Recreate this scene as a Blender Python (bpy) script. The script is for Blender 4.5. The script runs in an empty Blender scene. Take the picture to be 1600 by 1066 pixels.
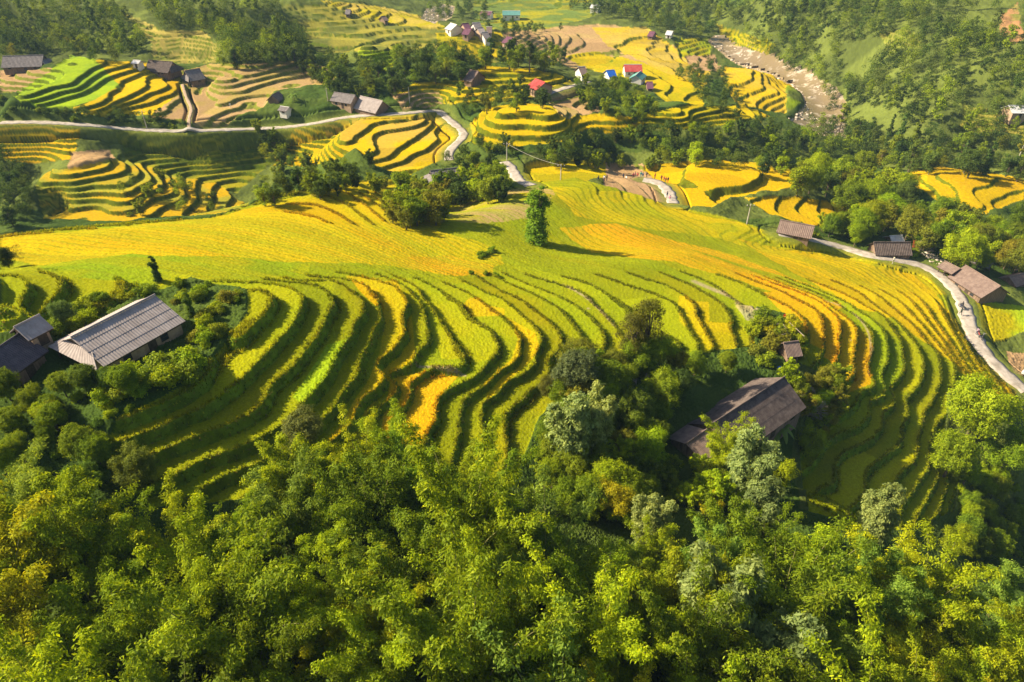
import bpy, math, random
import numpy as np
from math import radians as rad, pi
SC = bpy.context.scene
# ------------------------------------------------------------------ camera, sky, sun, exposure
PITCH = rad(35.0); CAMZ = 100.0; FPX = 1066.7
cam_d = bpy.data.cameras.new("camera"); cam = bpy.data.objects.new("camera", cam_d)
SC.collection.objects.link(cam)
cam.location = (0, 0, CAMZ); cam.rotation_euler = (pi/2-PITCH, 0, 0)
cam_d.sensor_width = 36.0; cam_d.lens = 24.0; cam_d.clip_start = 0.5; cam_d.clip_end = 6000
SC.camera = cam
SUN_EL = rad(35.0); SUN_AZ = rad(-80.0)          # azimuth clockwise from +Y: sun stands on the left, a bit behind the scene
w = bpy.data.worlds.new("World"); SC.world = w; w.use_nodes = True
nt = w.node_tree
bg = nt.nodes["Background"]; sky = nt.nodes.new("ShaderNodeTexSky")
sky.sky_type = 'NISHITA'; sky.sun_disc = False; sky.sun_elevation = SUN_EL; sky.sun_rotation = SUN_AZ
sky.dust_density = 2.0
nt.links.new(sky.outputs[0], bg.inputs[0]); bg.inputs[1].default_value = 0.062
sun_d = bpy.data.lights.new("sun", 'SUN'); sun_d.energy = 5.0; sun_d.angle = rad(0.6); sun_d.color = (1.0, 0.85, 0.60)
sun = bpy.data.objects.new("sun", sun_d); SC.collection.objects.link(sun)
sdir = (math.sin(SUN_AZ)*math.cos(SUN_EL), math.cos(SUN_AZ)*math.cos(SUN_EL), math.sin(SUN_EL))
from mathutils import Vector, Matrix
sun.rotation_euler = Vector(sdir).to_track_quat('Z', 'Y').to_euler(); sun.location = (-80, 20, 160)
SC.view_settings.view_transform = 'Standard'; SC.view_settings.look = 'None'
SC.view_settings.exposure = 1.12; SC.view_settings.gamma = 1.0
SC.cycles.max_bounces = 6; SC.cycles.diffuse_bounces = 3; SC.cycles.transmission_bounces = 3
SC.cycles.volume_bounces = 0; SC.cycles.transparent_max_bounces = 6

rng = np.random.default_rng(7)
random.seed(7)
# ------------------------------------------------------------------ noise
def _h(ix, iy, s):
    n = (ix.astype(np.int64)*374761393 + iy.astype(np.int64)*668265263 + s*1442695041) & 0xffffffff
    n = ((n ^ (n >> 13))*1274126177) & 0xffffffff
    return ((n ^ (n >> 16)) & 0xffff)/65535.0
def vn(x, y, s=0):                                # value noise 0..1
    ix = np.floor(x); iy = np.floor(y); fx = x-ix; fy = y-iy
    fx = fx*fx*(3-2*fx); fy = fy*fy*(3-2*fy); ix = ix.astype(np.int64); iy = iy.astype(np.int64)
    a = _h(ix, iy, s); b = _h(ix+1, iy, s); c = _h(ix, iy+1, s); d = _h(ix+1, iy+1, s)
    return (a*(1-fx)+b*fx)*(1-fy)+(c*(1-fx)+d*fx)*fy
def fbm(x, y, s=0, o=3):
    t = 0; am = 1; tot = 0
    for i in range(o):
        t = t+am*vn(x*2**i+17*i, y*2**i-9*i, s+i); tot += am; am *= .5
    return t/tot
def sstep(a, b, x):
    t = np.clip((x-a)/(b-a), 0, 1); return t*t*(3-2*t)
# ------------------------------------------------------------------ survey: photo pixels (1600 wide) to places
def pdir(u, v):
    xc = (u-800)/FPX; yc = (v-533)/FPX
    return (xc, math.cos(PITCH)-yc*math.sin(PITCH), -math.sin(PITCH)-yc*math.cos(PITCH))
def at_z(u, v, z):
    d = pdir(u, v); t = (CAMZ-z)/(-d[2]); return (d[0]*t, d[1]*t, z)
CON = []     # contours: (z, [(u,v),...])
def ez(k): return 58.8-1.2*k if k <= 7 else (50.4-.8*(k-7) if k <= 20 else 40.0-1.2*(k-20))
def zmap(z):                                     # heights were first surveyed with equal steps: bring them onto the real step heights
    return z if z >= 50.4 else (50.4-(50.4-z)*2/3 if z >= 34.8 else z+5.2)
def E(k, *p): CON.append((ez(k), p))
E(1,(395,452),(424,461),(419,488),(382,526),(318,593),(277,620),(220,644),(170,660))
E(2,(440,447),(468,458),(466,492),(436,532),(388,583),(348,617),(287,650),(220,678),(150,690))
E(3,(470,443),(515,461),(512,492),(490,532),(463,566),(426,600),(399,644),(338,671),(253,705),(170,730))
E(4,(520,440),(567,472),(567,491),(549,525),(511,589),(480,625),(440,665),(360,705),(270,745),(200,770))
E(5,(540,437),(581,459),(591,482),(584,514),(560,570),(539,608),(505,655),(440,705),(350,745),(280,790))
E(6,(560,432),(620,450),(637,472),(629,504),(633,521),(614,547),(599,585),(582,611),(550,660),(490,715),(420,760))
E(7,(590,430),(635,450),(645,480),(640,532),(652,552),(640,572),(607,592),(590,640),(565,690),(520,740))
E(8,(620,435),(660,467),(681,492),(701,519),(714,548),(717,575),(660,584),(625,640),(600,700),(560,760))
E(9,(640,430),(690,455),(719,474),(760,512),(773,532),(773,553),(760,571),(724,584),(690,618),(683,652),(660,710),(620,780))
E(10,(690,440),(750,470),(784,496),(811,526),(811,548),(796,571),(775,584),(764,598),(733,620),(719,643),(717,679),(700,730),(670,800))
E(11,(700,430),(780,465),(805,485),(836,512),(845,537),(836,566),(796,593),(760,627),(751,649),(755,679),(740,740))
E(12,(730,425),(790,458),(827,481),(870,517),(877,539),(856,566),(816,625),(796,643),(789,679),(790,740),(770,820))
E(13,(780,435),(861,474),(897,512),(911,537),(900,590),(860,650),(830,720))
E(14,(800,435),(872,465),(922,496),(944,523),(940,590),(900,670),(870,760))
E(15,(850,438),(888,449),(908,456),(926,474),(947,494),(962,512),(975,560),(950,650),(930,740))
E(16,(870,430),(935,452),(962,468),(985,490),(1000,520))
E(17,(920,425),(1000,450),(1040,465),(1060,478),(1084,529),(1070,600))
E(18,(960,420),(1040,445),(1075,465),(1102,522))
E(19,(1000,415),(1080,445),(1129,475),(1144,499),(1150,532))
E(20,(1020,408),(1100,438),(1141,465),(1165,489),(1176,509),(1173,539))
E(21,(1040,400),(1150,440),(1215,470),(1259,508),(1260,535))
E(22,(1080,400),(1180,440),(1250,470),(1283,494),(1285,517),(1283,553))
E(23,(1060,395),(1150,422),(1230,450),(1285,475),(1308,496),(1311,523),(1310,546),(1306,566))
E(24,(1100,400),(1200,435),(1280,465),(1333,507),(1338,530),(1333,566),(1326,593))
E(25,(1060,385),(1127,405),(1188,425),(1276,458),(1310,475),(1340,496),(1358,514),(1363,548),(1358,586),(1364,607),(1340,625),(1290,660))
E(26,(1110,395),(1200,425),(1290,458),(1344,487),(1378,514),(1386,537),(1382,575),(1382,602),(1363,624),(1359,645),(1342,666),(1286,697),(1250,740))
E(27,(1120,385),(1220,420),(1320,460),(1380,494),(1398,519),(1410,557),(1409,586),(1391,611),(1387,640),(1372,675),(1335,701),(1305,727),(1301,759),(1290,800))
E(28,(1140,380),(1240,415),(1340,455),(1390,495),(1414,519),(1438,552),(1442,575),(1438,598),(1421,621),(1419,649),(1406,694),(1380,714),(1356,735),(1352,769),(1340,820))
E(29,(1180,385),(1290,420),(1370,460),(1425,507),(1452,539),(1468,566),(1470,593),(1450,637),(1440,662),(1432,711),(1408,737),(1399,754),(1380,820))
E(30,(1220,390),(1320,425),(1400,465),(1450,520),(1490,570),(1490,620),(1465,660),(1453,690),(1451,727),(1427,765),(1410,787))
E(31,(1260,395),(1340,420),(1420,465),(1470,530),(1510,590),(1510,650),(1475,690),(1464,729),(1453,769),(1430,830))
E(32,(1300,400),(1370,420),(1440,470),(1500,560),(1540,620),(1530,680),(1490,700),(1479,720),(1477,754),(1460,810))
E(33,(1340,402),(1400,420),(1460,470),(1510,560),(1570,640),(1570,700),(1510,720),(1498,750),(1489,778),(1470,850))
def CL(z, *p): CON.append((z, p))
for z_, p_ in [(43.5,((121,110),(102,123),(21,147))),(42,((149,115),(119,138),(32,152))),(40.5,((185,118),(168,130),(127,149),(81,161))),(39,((230,118),(213,140),(157,166),(123,174))),(37.5,((270,117),(270,134),(213,155),(162,172))),(36,((285,123),(285,149),(234,176))),
    (35.25,((323,132),(319,159),(304,180))),(35.1,((385,160),(360,172),(330,185))),(36.3,((500,118),(440,130),(410,142),(385,152),(340,160))),(37.5,((480,108),(430,120),(400,128),(350,138))),(38.7,((460,104),(420,112),(390,118),(335,125))),
    (35.25,((537,216),(560,189),(598,179))),(34.5,((564,236),(550,216),(581,196),(635,189))),(33.75,((591,233),(584,213),(625,193),(665,186))),(33,((611,240),(641,216),(672,196))),(32.25,((628,250),(665,230),(682,216),(675,189))),(31.5,((641,257),(682,236),(695,220),(689,203),(679,186))),
    (30,((170,238),(178,250),(150,265),(105,272))),(28.5,((190,245),(205,260),(180,275),(105,285))),(27,((210,250),(222,275),(190,293),(70,300))),(25.5,((235,262),(245,285),(200,308),(65,310))),(24,((262,268),(265,300),(200,320),(70,325))),(22.5,((290,275),(285,310))),(21,((320,290),(310,320))),(19.5,((350,300),(345,330)))]: CL(z_, *p_)
for i_, z_ in enumerate([43,42,41,40,39,38,37]): CL(z_, (205+5*i_,44+7.5*i_), (240,54+7*i_), (290,52+7.2*i_), (330,60+6*i_), (352+i_,70+4*i_))
PTS = []
def P(*l):
    for u, v, z in l: PTS.append(at_z(u, v, zmap(z)))
P((0,372,53),(100,366,53),(200,352,50),(300,345,47),(0,400,55.5),(100,400,55),(200,390,54),(300,390,53),(400,380,50.5),(500,410,51),(480,438,53.5),
  (300,425,56),(400,420,53.5),(450,320,44.5),(560,285,38),(600,320,40),(620,380,44),(640,410,46),(700,410,43),(740,330,36),(660,350,39.5),
  (760,380,39.5),(838,382,35.5),(950,390,33),(1000,350,29),(900,290,29.5),(1000,320,27),(1100,345,25.5),(800,310,33),(930,330,30),(1150,360,25.5),
  (60,440,59.5),(0,440,61),(0,480,62.5),(110,440,58.6),(60,500,59),(200,440,57.5),(150,500,57.6),(200,560,57.4),(100,560,57.5),(300,500,57.4),(0,560,57.6),(360,470,57.6),
  (250,540,57.4),(320,540,57.2),(0,620,57),(100,640,57),(0,700,56),
  (1000,640,38),(950,700,38),(1150,640,34),(1100,690,34.5),(1200,560,34.5),(1200,500,35.0),(1230,640,32.5),(1080,580,36.5),(1200,720,31),(1050,740,35),
  # right side road, houses
  (1240,368,24.0),(1300,385,22.5),(1360,400,20.5),(1430,410,19.0),(1480,440,18.0),(1515,500,16.6),(1535,545,15.6),(1580,600,14.8),(1600,620,14.4),
  (1240,350,23.5),(1390,385,19.5),(1525,440,17.2),(1600,440,16),(1570,500,15.5),(1600,560,14),(1530,690,15.8),(1560,740,14),(1600,720,12),(1560,800,12),(1600,850,11),(1500,850,15),
  # plateau with people, bays behind
  (950,280,27),(1000,285,25),(1040,300,24),(1100,260,24),(1180,260,23),(1245,275,20),(1180,300,23),(1110,318,24),(1230,320,20.5),(1320,335,17),(1290,300,14),(1170,330,22),
  (1480,275,18),(1420,275,15),(1560,275,17),(1520,320,18),(1600,300,16),(1400,330,12),(1450,370,13),(1600,350,13),(1340,290,9),
  # middle valley
  (840,270,27),(800,270,27.5),(805,250,27.5),(750,270,27),(700,275,27),(640,300,25),(690,335,30),(620,290,25),
  (720,235,26.5),(728,212,27),(700,185,28),(685,170,28.5),(650,170,30),(600,240,22),(540,270,20),(470,300,17),(430,270,18),(400,240,20),(560,190,28.5),(500,187,28.5),
  (400,200,28),(300,205,28),(200,200,28.5),(100,193,29),(0,192,29),(0,250,24),(60,250,23.5),(100,255,25.5),(100,340,15),(0,330,15),(380,320,13),
  (300,240,22),(350,270,17),(450,225,22),(520,220,24),
  (820,172,34),(770,180,33.2),(880,183,33),(820,192,32.3),(740,200,29),(820,225,26),(900,205,28.5),(900,225,25),(960,190,29.5),(1030,197,28),(960,235,22),(1100,220,22),(1100,170,29),(1180,185,26),(1080,190,28),
  (1200,215,18),(1260,230,12),(1150,245,19),(1250,262,13),
  # above the left road
  (0,150,32),(50,160,31.5),(100,170,31),(40,108,38),(100,92,40),(150,97,40),(300,180,30.5),(240,100,36.5),(300,112,33),(400,100,35),(480,100,36),(530,115,34),(440,165,31),(500,150,32),(580,155,31.5),
  (200,178,30),
  (620,150,33),(700,155,32),(700,125,35),(760,108,37),(840,112,36),(900,135,32),(850,155,31),(930,150,29.5),(930,175,28),(1000,170,26),(600,110,33),(540,120,33),(760,160,31),
  (590,78,41),(565,95,38),(610,105,36),
  # behind the left crest: shaded slopes
  (0,80,31),(100,75,30),(0,40,38),(0,0,46),(100,20,42),(200,0,46),(400,60,30),(400,20,40),(400,0,44),(500,0,42),(480,90,28),(540,30,34),
  (450,10,41),(560,10,36),(650,30,31),(700,50,30),(740,48,30.5),(800,65,27),(820,90,22),(700,75,27),(600,50,31),(640,70,28),(740,90,23),(520,70,30),
  # valley floor
  (690,10,20),(620,0,24),(700,38,21),(800,20,20),(900,10,20),(850,40,20),(950,50,20),(1050,60,19),(900,90,19.5),(1000,90,20),(990,107,21),(900,115,24),(1060,125,20),(1100,110,18),(1100,60,17.5),(1100,0,20),(1000,0,21),(1000,30,21),(1060,155,20),(1110,150,19),
  (1150,80,14.5),(1200,100,13),(1250,125,11.5),(1285,160,10),(1270,185,9.5),(1320,180,9.5),(1180,110,16),(1230,150,14),(1150,150,16),(1225,170,12.5),(1120,70,15.5),
  (1330,220,8),(1380,250,8),
  # right valley side
  (1160,50,20),(1200,60,22),(1200,0,36),(1300,100,20),(1350,150,16),(1300,50,30),(1300,0,42),(1400,0,44),(1400,60,34),(1400,120,26),(1500,0,48),(1500,80,36),(1500,140,28),(1600,0,50),(1600,80,40),(1600,150,29),
  (1400,180,18),(1500,190,20),(1600,200,21),(1450,230,13),(1550,240,13),(1600,250,13))
WP = [(-40,28,56),(-20,30,51.5),(0,30,47),(20,30,42),(40,30,36),(60,35,29),(75,45,22),(-60,40,57),(-70,70,58),(-30,10,54),(0,8,48),(30,8,40),(60,15,29),(0,45,45.5),(-8,40,47.5),
      (25,50,38),(38,55,33),(10,62,40),(90,60,17),(-90,60,57),(-60,10,56),(80,20,24),(95,90,13),
      (-240,330,60),(-330,420,90),(0,600,26),(-150,600,70),(150,620,40),(330,420,78),(400,520,110),(260,420,62),(0,900,90),(-400,800,150),(400,900,180),(-200,900,130),(200,900,110),(-180,180,34),(180,180,22),(250,250,30),(-260,230,52),
      (120,430,24),(90,480,22),(40,520,20),(-60,540,24)]
def sample_contours():
    out = []
    for z, pl in CON:
        pl = [at_z(u, v, z) for u, v in pl]
        for a, b in zip(pl[:-1], pl[1:]):
            n = max(1, int(math.hypot(a[0]-b[0], a[1]-b[1])/4.5))
            for i in range(n):
                out.append([a[j]+(b[j]-a[j])*i/n for j in range(3)])
        out.append(pl[-1])
    return out
C = np.array(sample_contours()+[list(p) for p in PTS]+[[p[0], p[1], zmap(p[2])] for p in WP], float)
def q_of(x, y): return np.arctan2(x, y), np.log(np.hypot(x, y))
ca, cl = q_of(C[:, 0], C[:, 1])
# drop near duplicates
keep = []
for i in range(len(C)):
    if all((ca[i]-ca[j])**2+(cl[i]-cl[j])**2 > 0.012**2 for j in keep[-400:]): keep.append(i)
C = C[keep]; ca = ca[keep]; cl = cl[keep]
def tps(r2): return np.where(r2 > 0, .5*r2*np.log(r2+1e-12), 0)
N = len(C)
A = np.zeros((N+3, N+3)); A[:N, :N] = tps((ca[:, None]-ca)**2+(cl[:, None]-cl)**2)
lam = np.full(N, 4e-5); A[np.arange(N), np.arange(N)] += lam
A[:N, N] = 1; A[:N, N+1] = ca; A[:N, N+2] = cl; A[N:, :N] = A[:N, N:].T
W = np.linalg.solve(A, np.concatenate([C[:, 2], [0, 0, 0]]))
# ------------------------------------------------------------------ ground grid (polar, finer where the terraces are)
NT = 1500
TH = np.linspace(rad(-62), rad(62), NT)
LR = np.concatenate([np.linspace(math.log(7), math.log(30), 90)[:-1], np.linspace(math.log(30), math.log(300), 1270)[:-1], np.linspace(math.log(300), math.log(1100), 300)])
NR = len(LR); RR = np.exp(LR)
gt = np.linspace(TH[0], TH[-1], 300); gl = np.linspace(LR[0], LR[-1], 420)
Gz = np.zeros((len(gl), len(gt)))
for i, l in enumerate(gl):
    r2 = (gt[:, None]-ca)**2+(l-cl)**2
    Gz[i] = tps(r2) @ W[:N]+W[N]+W[N+1]*gt+W[N+2]*l
def cubic_rows(G, xs):                           # Catmull-Rom along axis 0, xs fractional index
    i = np.clip(np.floor(xs).astype(int), 0, G.shape[0]-2); f = (xs-i)[:, None]
    g = lambda k: G[np.clip(i+k, 0, G.shape[0]-1)]
    p0, p1, p2, p3 = g(-1), g(0), g(1), g(2)
    return p1+.5*f*(p2-p0+f*(2*p0-5*p1+4*p2-p3+f*(3*(p1-p2)+p3-p0)))
Z = cubic_rows(Gz, (LR-gl[0])/(gl[1]-gl[0]))
Z = cubic_rows(Z.T.copy(), (TH-gt[0])/(gt[1]-gt[0])).T
Z = np.maximum(Z, 6.0)
X = RR[:, None]*np.sin(TH)[None, :]; Y = RR[:, None]*np.cos(TH)[None, :]
ZB = Z.copy()
def colf(th): return (th-TH[0])/(TH[1]-TH[0])
def hit(u, v, off=0.0, Zs=None):                 # first place where the sight line meets the ground (raised by off)
    Zs = ZB if Zs is None else Zs
    d = pdir(u, v); th = math.atan2(d[0], d[1]); T = -d[2]/math.hypot(d[0], d[1])
    c = min(max(colf(th), 0), NT-1.001); c0 = int(c); fc = c-c0
    zc = Zs[:, c0]*(1-fc)+Zs[:, c0+1]*fc
    ra = (CAMZ-zc-off)/RR
    k = int(np.argmax(ra[60:] <= T))+60
    if ra[k] > T: return None
    a, b = ra[k-1], ra[k]; f = (a-T)/(a-b) if a != b else 0
    r = k-1+f; R = RR[k-1]*(1-f)+RR[k]*f
    return (R*math.sin(th), R*math.cos(th), zc[k-1]*(1-f)+zc[k]*f, c, r)
def ground_z(x, y, Zs=None):
    Zs = Z if Zs is None else Zs
    c = np.clip(colf(np.arctan2(x, y)), 0, NT-1.001)
    r = np.clip(np.interp(np.log(np.hypot(x, y)), LR, np.arange(NR)), 0, NR-1.001)
    c0 = np.floor(c).astype(int); r0 = np.floor(r).astype(int); fc = c-c0; fr = r-r0
    return (Zs[r0, c0]*(1-fc)+Zs[r0, c0+1]*fc)*(1-fr)+(Zs[r0+1, c0]*(1-fc)+Zs[r0+1, c0+1]*fc)*fr
# ------------------------------------------------------------------ land use
wob_c = (fbm(X/6, Y/6, 11, 3)-.5); wob_r = (fbm(X/6+50, Y/6, 13, 3)-.5)
CI = np.arange(NT)[None, :]+np.zeros((NR, 1)); RI = np.arange(NR)[:, None]+np.zeros((1, NT))
RM = RR[:, None]
def region(poly, wob=2.0):
    pts = []
    n = len(poly)
    for i in range(n):
        a = poly[i]; b = poly[(i+1) % n]
        m = max(1, int(math.hypot(a[0]-b[0], a[1]-b[1])/12))
        for k in range(m):
            h = hit(a[0]+(b[0]-a[0])*k/m, a[1]+(b[1]-a[1])*k/m)
            if h: pts.append((h[3], h[4]))
    pts = np.array(pts)
    c0 = max(0, int(pts[:, 0].min())-30); c1 = min(NT, int(pts[:, 0].max())+30)
    r0 = max(0, int(pts[:, 1].min())-40); r1 = min(NR, int(pts[:, 1].max())+40)
    k = wob/(RM[r0:r1]*(TH[1]-TH[0])); k2 = np.minimum(wob/(RM[r0:r1]*0.0018), 25)
    cx = CI[r0:r1, c0:c1]+np.minimum(k, 25)*wob_c[r0:r1, c0:c1]; ry = RI[r0:r1, c0:c1]+k2*wob_r[r0:r1, c0:c1]
    ins = np.zeros(cx.shape, bool)
    x0, y0 = pts[-1]
    for x1, y1 in pts:
        if y0 != y1:
            cond = ((y1 > ry) != (y0 > ry))
            ins ^= cond & (cx < (x0-x1)*(ry-y1)/(y0-y1)+x1)
        x0, y0 = x1, y1
    return (slice(r0, r1), slice(c0, c1)), ins
# palette (real colours of the crops)
GOLD = (0.56, 0.34, 0.003); YEL = (0.53, 0.37, 0.003); YGR = (0.37, 0.32, 0.003); GRN = (0.20, 0.28, 0.006); LIME = (0.30, 0.42, 0.012); ORG = (0.60, 0.31, 0.006)
STUB = (0.40, 0.26, 0.13); EARTH = (0.42, 0.27, 0.15); SCRUB = (0.055, 0.095, 0.016); MEAD = (0.14, 0.175, 0.035)
colA = np.empty((NR, NT, 3), np.float32); colB = np.empty((NR, NT, 3), np.float32)
colA[:] = SCRUB; colB[:] = (0.085, 0.125, 0.022)
TERR = np.zeros((NR, NT), np.float32); RICE = np.zeros((NR, NT), np.float32); HS = np.full((NR, NT), 1.2, np.float32)
def zone(poly, a, b, terr=1.0, rice=1.0, h=None, wob=2.0):
    sl, ins = region(poly, wob)
    colA[sl][ins] = a; colB[sl][ins] = b; TERR[sl][ins] = terr; RICE[sl][ins] = rice
    if h: HS[sl][ins] = h
# open grass on the slopes
for p in [[(1120,30),(1180,0),(1600,0),(1600,300),(1380,260),(1330,200),(1300,150),(1200,80)], [(0,0),(620,0),(640,60),(560,100),(300,100),(0,100)], [(1000,200),(1100,185),(1200,190),(1260,215),(1290,250),(1150,240)],
          [(430,0),(1140,0),(1130,120),(1000,150),(800,100),(620,70)], [(0,200),(440,200),(430,280),(380,330),(0,330)], [(1240,470),(1600,430),(1600,800),(1480,800),(1240,800)],[(820,240),(1260,240),(1330,330),(1100,350),(800,300)]]:
    zone(p, (0.085,0.11,0.024), MEAD, 0.0, 0.25)
zone([(180,208),(300,212),(440,198),(470,215),(430,250),(370,300),(300,285),(200,250)], (0.12,0.15,0.012), (0.34,0.30,0.01), 1, .4, 1.1)
zone([(0,108),(78,106),(78,130),(10,145),(0,145)], STUB, EARTH, 1, .2, 1.0)
zone([(15,152),(75,112),(108,86),(150,93),(192,120),(182,142),(110,168),(60,168)], LIME, (0.2,0.33,0.02), 1, .8, 1.05)
zone([(150,93),(235,98),(280,116),(288,140),(240,178),(170,180),(110,172),(188,135)], YEL, GOLD, 1, .8, 1.05)
zone([(280,112),(330,100),(480,96),(535,114),(520,132),(430,142),(410,168),(330,198),(235,182),(290,140)], STUB, (0.36,0.27,0.08), 1, .3, 1.0)
zone([(175,8),(215,30),(260,48),(315,48),(348,75),(342,98),(240,98),(235,62)], (0.36,0.30,0.07), (0.17,0.19,0.04), 1, .5, 1.0)
zone([(0,195),(60,196),(128,207),(115,248),(60,257),(0,248)], GOLD, YGR, 1, .8, 1.05)
zone([(110,238),(170,233),(180,246),(150,262),(105,265)], EARTH, STUB, .3, .2, 1.5)
zone([(75,268),(110,262),(190,245),(260,270),(340,286),(388,322),(340,335),(200,345),(70,345),(55,290)], (0.3,0.3,0.03), GOLD, 1, .6, 1.15)
zone([(465,208),(530,196),(560,232),(500,258),(425,258)], GOLD, YGR, 1, .7, 1.0)
zone([(480,200),(530,180),(692,178),(724,205),(700,245),(640,272),(590,262),(545,225)], YEL, (0.48,0.32,0.05), 1, .7, 1.0)
zone([(615,142),(650,128),(720,122),(760,103),(840,107),(905,128),(885,152),(800,152),(760,160),(690,162),(620,155)], YEL, YGR, 1, .8, 1.05)
zone([(608,145),(680,141),(692,160),(630,172)], STUB, EARTH, 1, .2, 1.0)
zone([(728,198),(758,170),(830,161),(892,174),(910,200),(890,220),(770,232),(725,222)], YEL, YGR, 1, .8, 1.7)
zone([(882,182),(960,178),(1035,193),(1005,208),(900,204)], YEL, GOLD, .6, .8, 1.5)
zone([(1005,180),(1060,168),(1160,163),(1205,182),(1080,205),(1010,202)], YGR, YEL, 1, .8, 1.05)
zone([(848,150),(900,140),(935,158),(938,177),(880,182)], STUB, (0.3,0.25,0.07), 1, .2, 1.0)
zone([(557,82),(585,71),(620,84),(622,100),(600,112),(565,100)], LIME, YGR, 1, .8, 1.05)
zone([(436,8),(560,4),(640,18),(700,45),(820,60),(828,85),(760,102),(640,78),(500,84),(465,62)], (0.13,0.15,0.03), (0.34,0.30,0.04), 1, .5, 1.25)
zone([(680,52),(740,43),(825,62),(830,85),(760,95),(690,82)], YGR, YEL, 1, .5, 1.0)
zone([(500,0),(600,10),(660,25),(700,45),(640,40),(540,18)], (0.42,0.32,0.06), YGR, 1, .5, 1.0)
zone([(795,50),(870,41),(960,39),(1015,52),(1062,75),(1055,95),(1062,125),(1000,97),(900,108),(830,82),(780,62)], STUB, (0.42,0.30,0.12), 1, .2, .96)
zone([(925,42),(1010,43),(1062,78),(1112,100),(1105,132),(1060,135),(1010,97),(950,72)], (0.46,0.34,0.06), YEL, 1, .5, .96)
zone([(880,85),(930,80),(1000,95),(1060,120),(1100,135),(1100,165),(1040,160),(1000,125),(930,112)], YGR, YEL, 1, .5, .96)
zone([(1055,60),(1110,58),(1112,85),(1060,87)], YGR, GRN, 1, .5, 1.0)
zone([(1070,86),(1118,84),(1125,112),(1085,108)], STUB, EARTH, 1, .2, 1.2)
zone([(1120,108),(1180,100),(1235,122),(1258,150),(1228,178),(1150,162),(1135,135)], (0.52,0.36,0.03), YEL, 1, .5, .96)
zone([(1228,132),(1256,145),(1252,165),(1228,178)], GRN, MEAD, 0, .5)
zone([(740,0),(940,0),(930,25),(850,45),(740,45)], (0.14,0.2,0.04), YGR, 1, .4, .96)
zone([(1120,40),(1160,50),(1215,70),(1195,88),(1130,60)], YGR, (0.4,0.3,0.05), 1, .4, 1.4)
zone([(1370,50),(1420,48),(1450,70),(1390,82)], (0.2,0.22,0.04), (0.28,0.25,0.05), 1, .4, 1.6)
zone([(1505,163),(1560,175),(1600,192),(1600,212),(1500,196)], (0.24,0.24,0.04), (0.36,0.30,0.06), 1, .4, 1.1)
zone([(1565,20),(1590,5),(1600,60),(1585,70),(1560,60)], (0.2,0.22,0.04), (0.4,0.22,0.1), 0, .4)
zone([(1405,274),(1450,262),(1520,262),(1600,282),(1600,312),(1540,335),(1470,320)], GOLD, YEL, .51, .9, 1.2)
zone([(990,262),(1100,248),(1180,253),(1250,266),(1255,290),(1190,300),(1140,308),(1110,324),(1045,320),(1000,292)], YEL, GOLD, .75, .9, 2.4)
zone([(932,252),(1000,258),(1025,280),(1045,315),(985,314),(945,290)], EARTH, STUB, .7, .2, 1.2)
zone([(820,258),(890,249),(945,249),(950,278),(880,285),(815,288)], YGR, YEL, 1, .9, 1.2)
zone([(715,255),(795,248),(800,285),(740,292)], LIME, YGR, 1, .9, 1.2)
zone([(1165,308),(1230,308),(1330,318),(1322,348),(1270,352),(1195,332)], YEL, GOLD, .6, .9, 1.2)
zone([(1525,472),(1600,478),(1600,520),(1550,532),(1528,512)], YGR, LIME, 0, .9)
zone([(1570,548),(1600,548),(1600,592),(1580,585)], EARTH, STUB, 0, .2)
# the near hill
HILL = [(0,370),(150,352),(330,341),(450,301),(560,282),(640,277),(665,288),(700,318),(760,305),(830,283),(900,277),(985,300),(1050,322),(1130,338),(1240,372),(1400,410),(1450,418),(1490,462),(1508,520),(1560,590),(1598,625),
        (1560,650),(1520,640),(1480,610),(1475,690),(1500,740),(1490,800),(1400,830),(1260,800),(1250,700),(1330,640),(1318,600),(1240,560),(1255,500),(1180,480),(1176,540),(1120,545),(1060,560),(990,560),(900,600),(840,650),(800,760),(700,790),(560,760),(400,780),(230,790),(150,720),(190,650),(310,590),(385,490),(388,452),(300,437),(240,452),(130,500),(0,520)]
zone(HILL, (0.29,0.27,0.003), (0.22,0.24,0.004), 1, 1, .9, 0.8)
zone([(0,370),(330,341),(560,282),(640,277),(700,325),(690,360),(770,385),(790,415),(700,432),(600,415),(480,410),(330,402),(200,398),(60,415),(0,402)], YEL, GOLD, 1, 1, None, 3)
zone([(60,415),(200,398),(330,402),(480,412),(490,436),(300,437),(240,445),(100,430)], GRN, YGR, 1, 1, None, 2)
zone([(590,405),(700,400),(775,415),(770,432),(700,432),(640,420)], ORG, GOLD, 1, 1, None, 3)
zone([(700,325),(830,285),(870,300),(830,340),(760,350),(700,345)], YGR, STUB, 1, .7, None, 3)
zone([(860,290),(985,300),(1050,322),(1240,372),(1400,412),(1450,420),(1480,460),(1400,450),(1250,410),(1100,370),(900,340)], YGR, YEL, 1, 1, None, 3)
zone([(560,432),(700,440),(900,470),(1000,520),(960,560),(800,560),(690,560),(660,480),(600,440)], (0.25,0.26,0.003), (0.34,0.29,0.003), 1, 1, None, 3)
zone([(870,355),(960,350),(1050,375),(1150,400),(1280,450),(1330,480),(1270,475),(1150,435),(1050,410),(920,395)], ORG, GOLD, 1, 1, None, 2)
zone([(1150,375),(1300,400),(1430,430),(1500,500),(1590,610),(1560,640),(1480,560),(1400,500),(1280,450)], GOLD, YEL, 1, 1, None, 3)
zone([(1180,450),(1260,462),(1340,500),(1364,540),(1360,600),(1320,612),(1296,560),(1230,490)], GOLD, ORG, 1, 1, None, .7)
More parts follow.
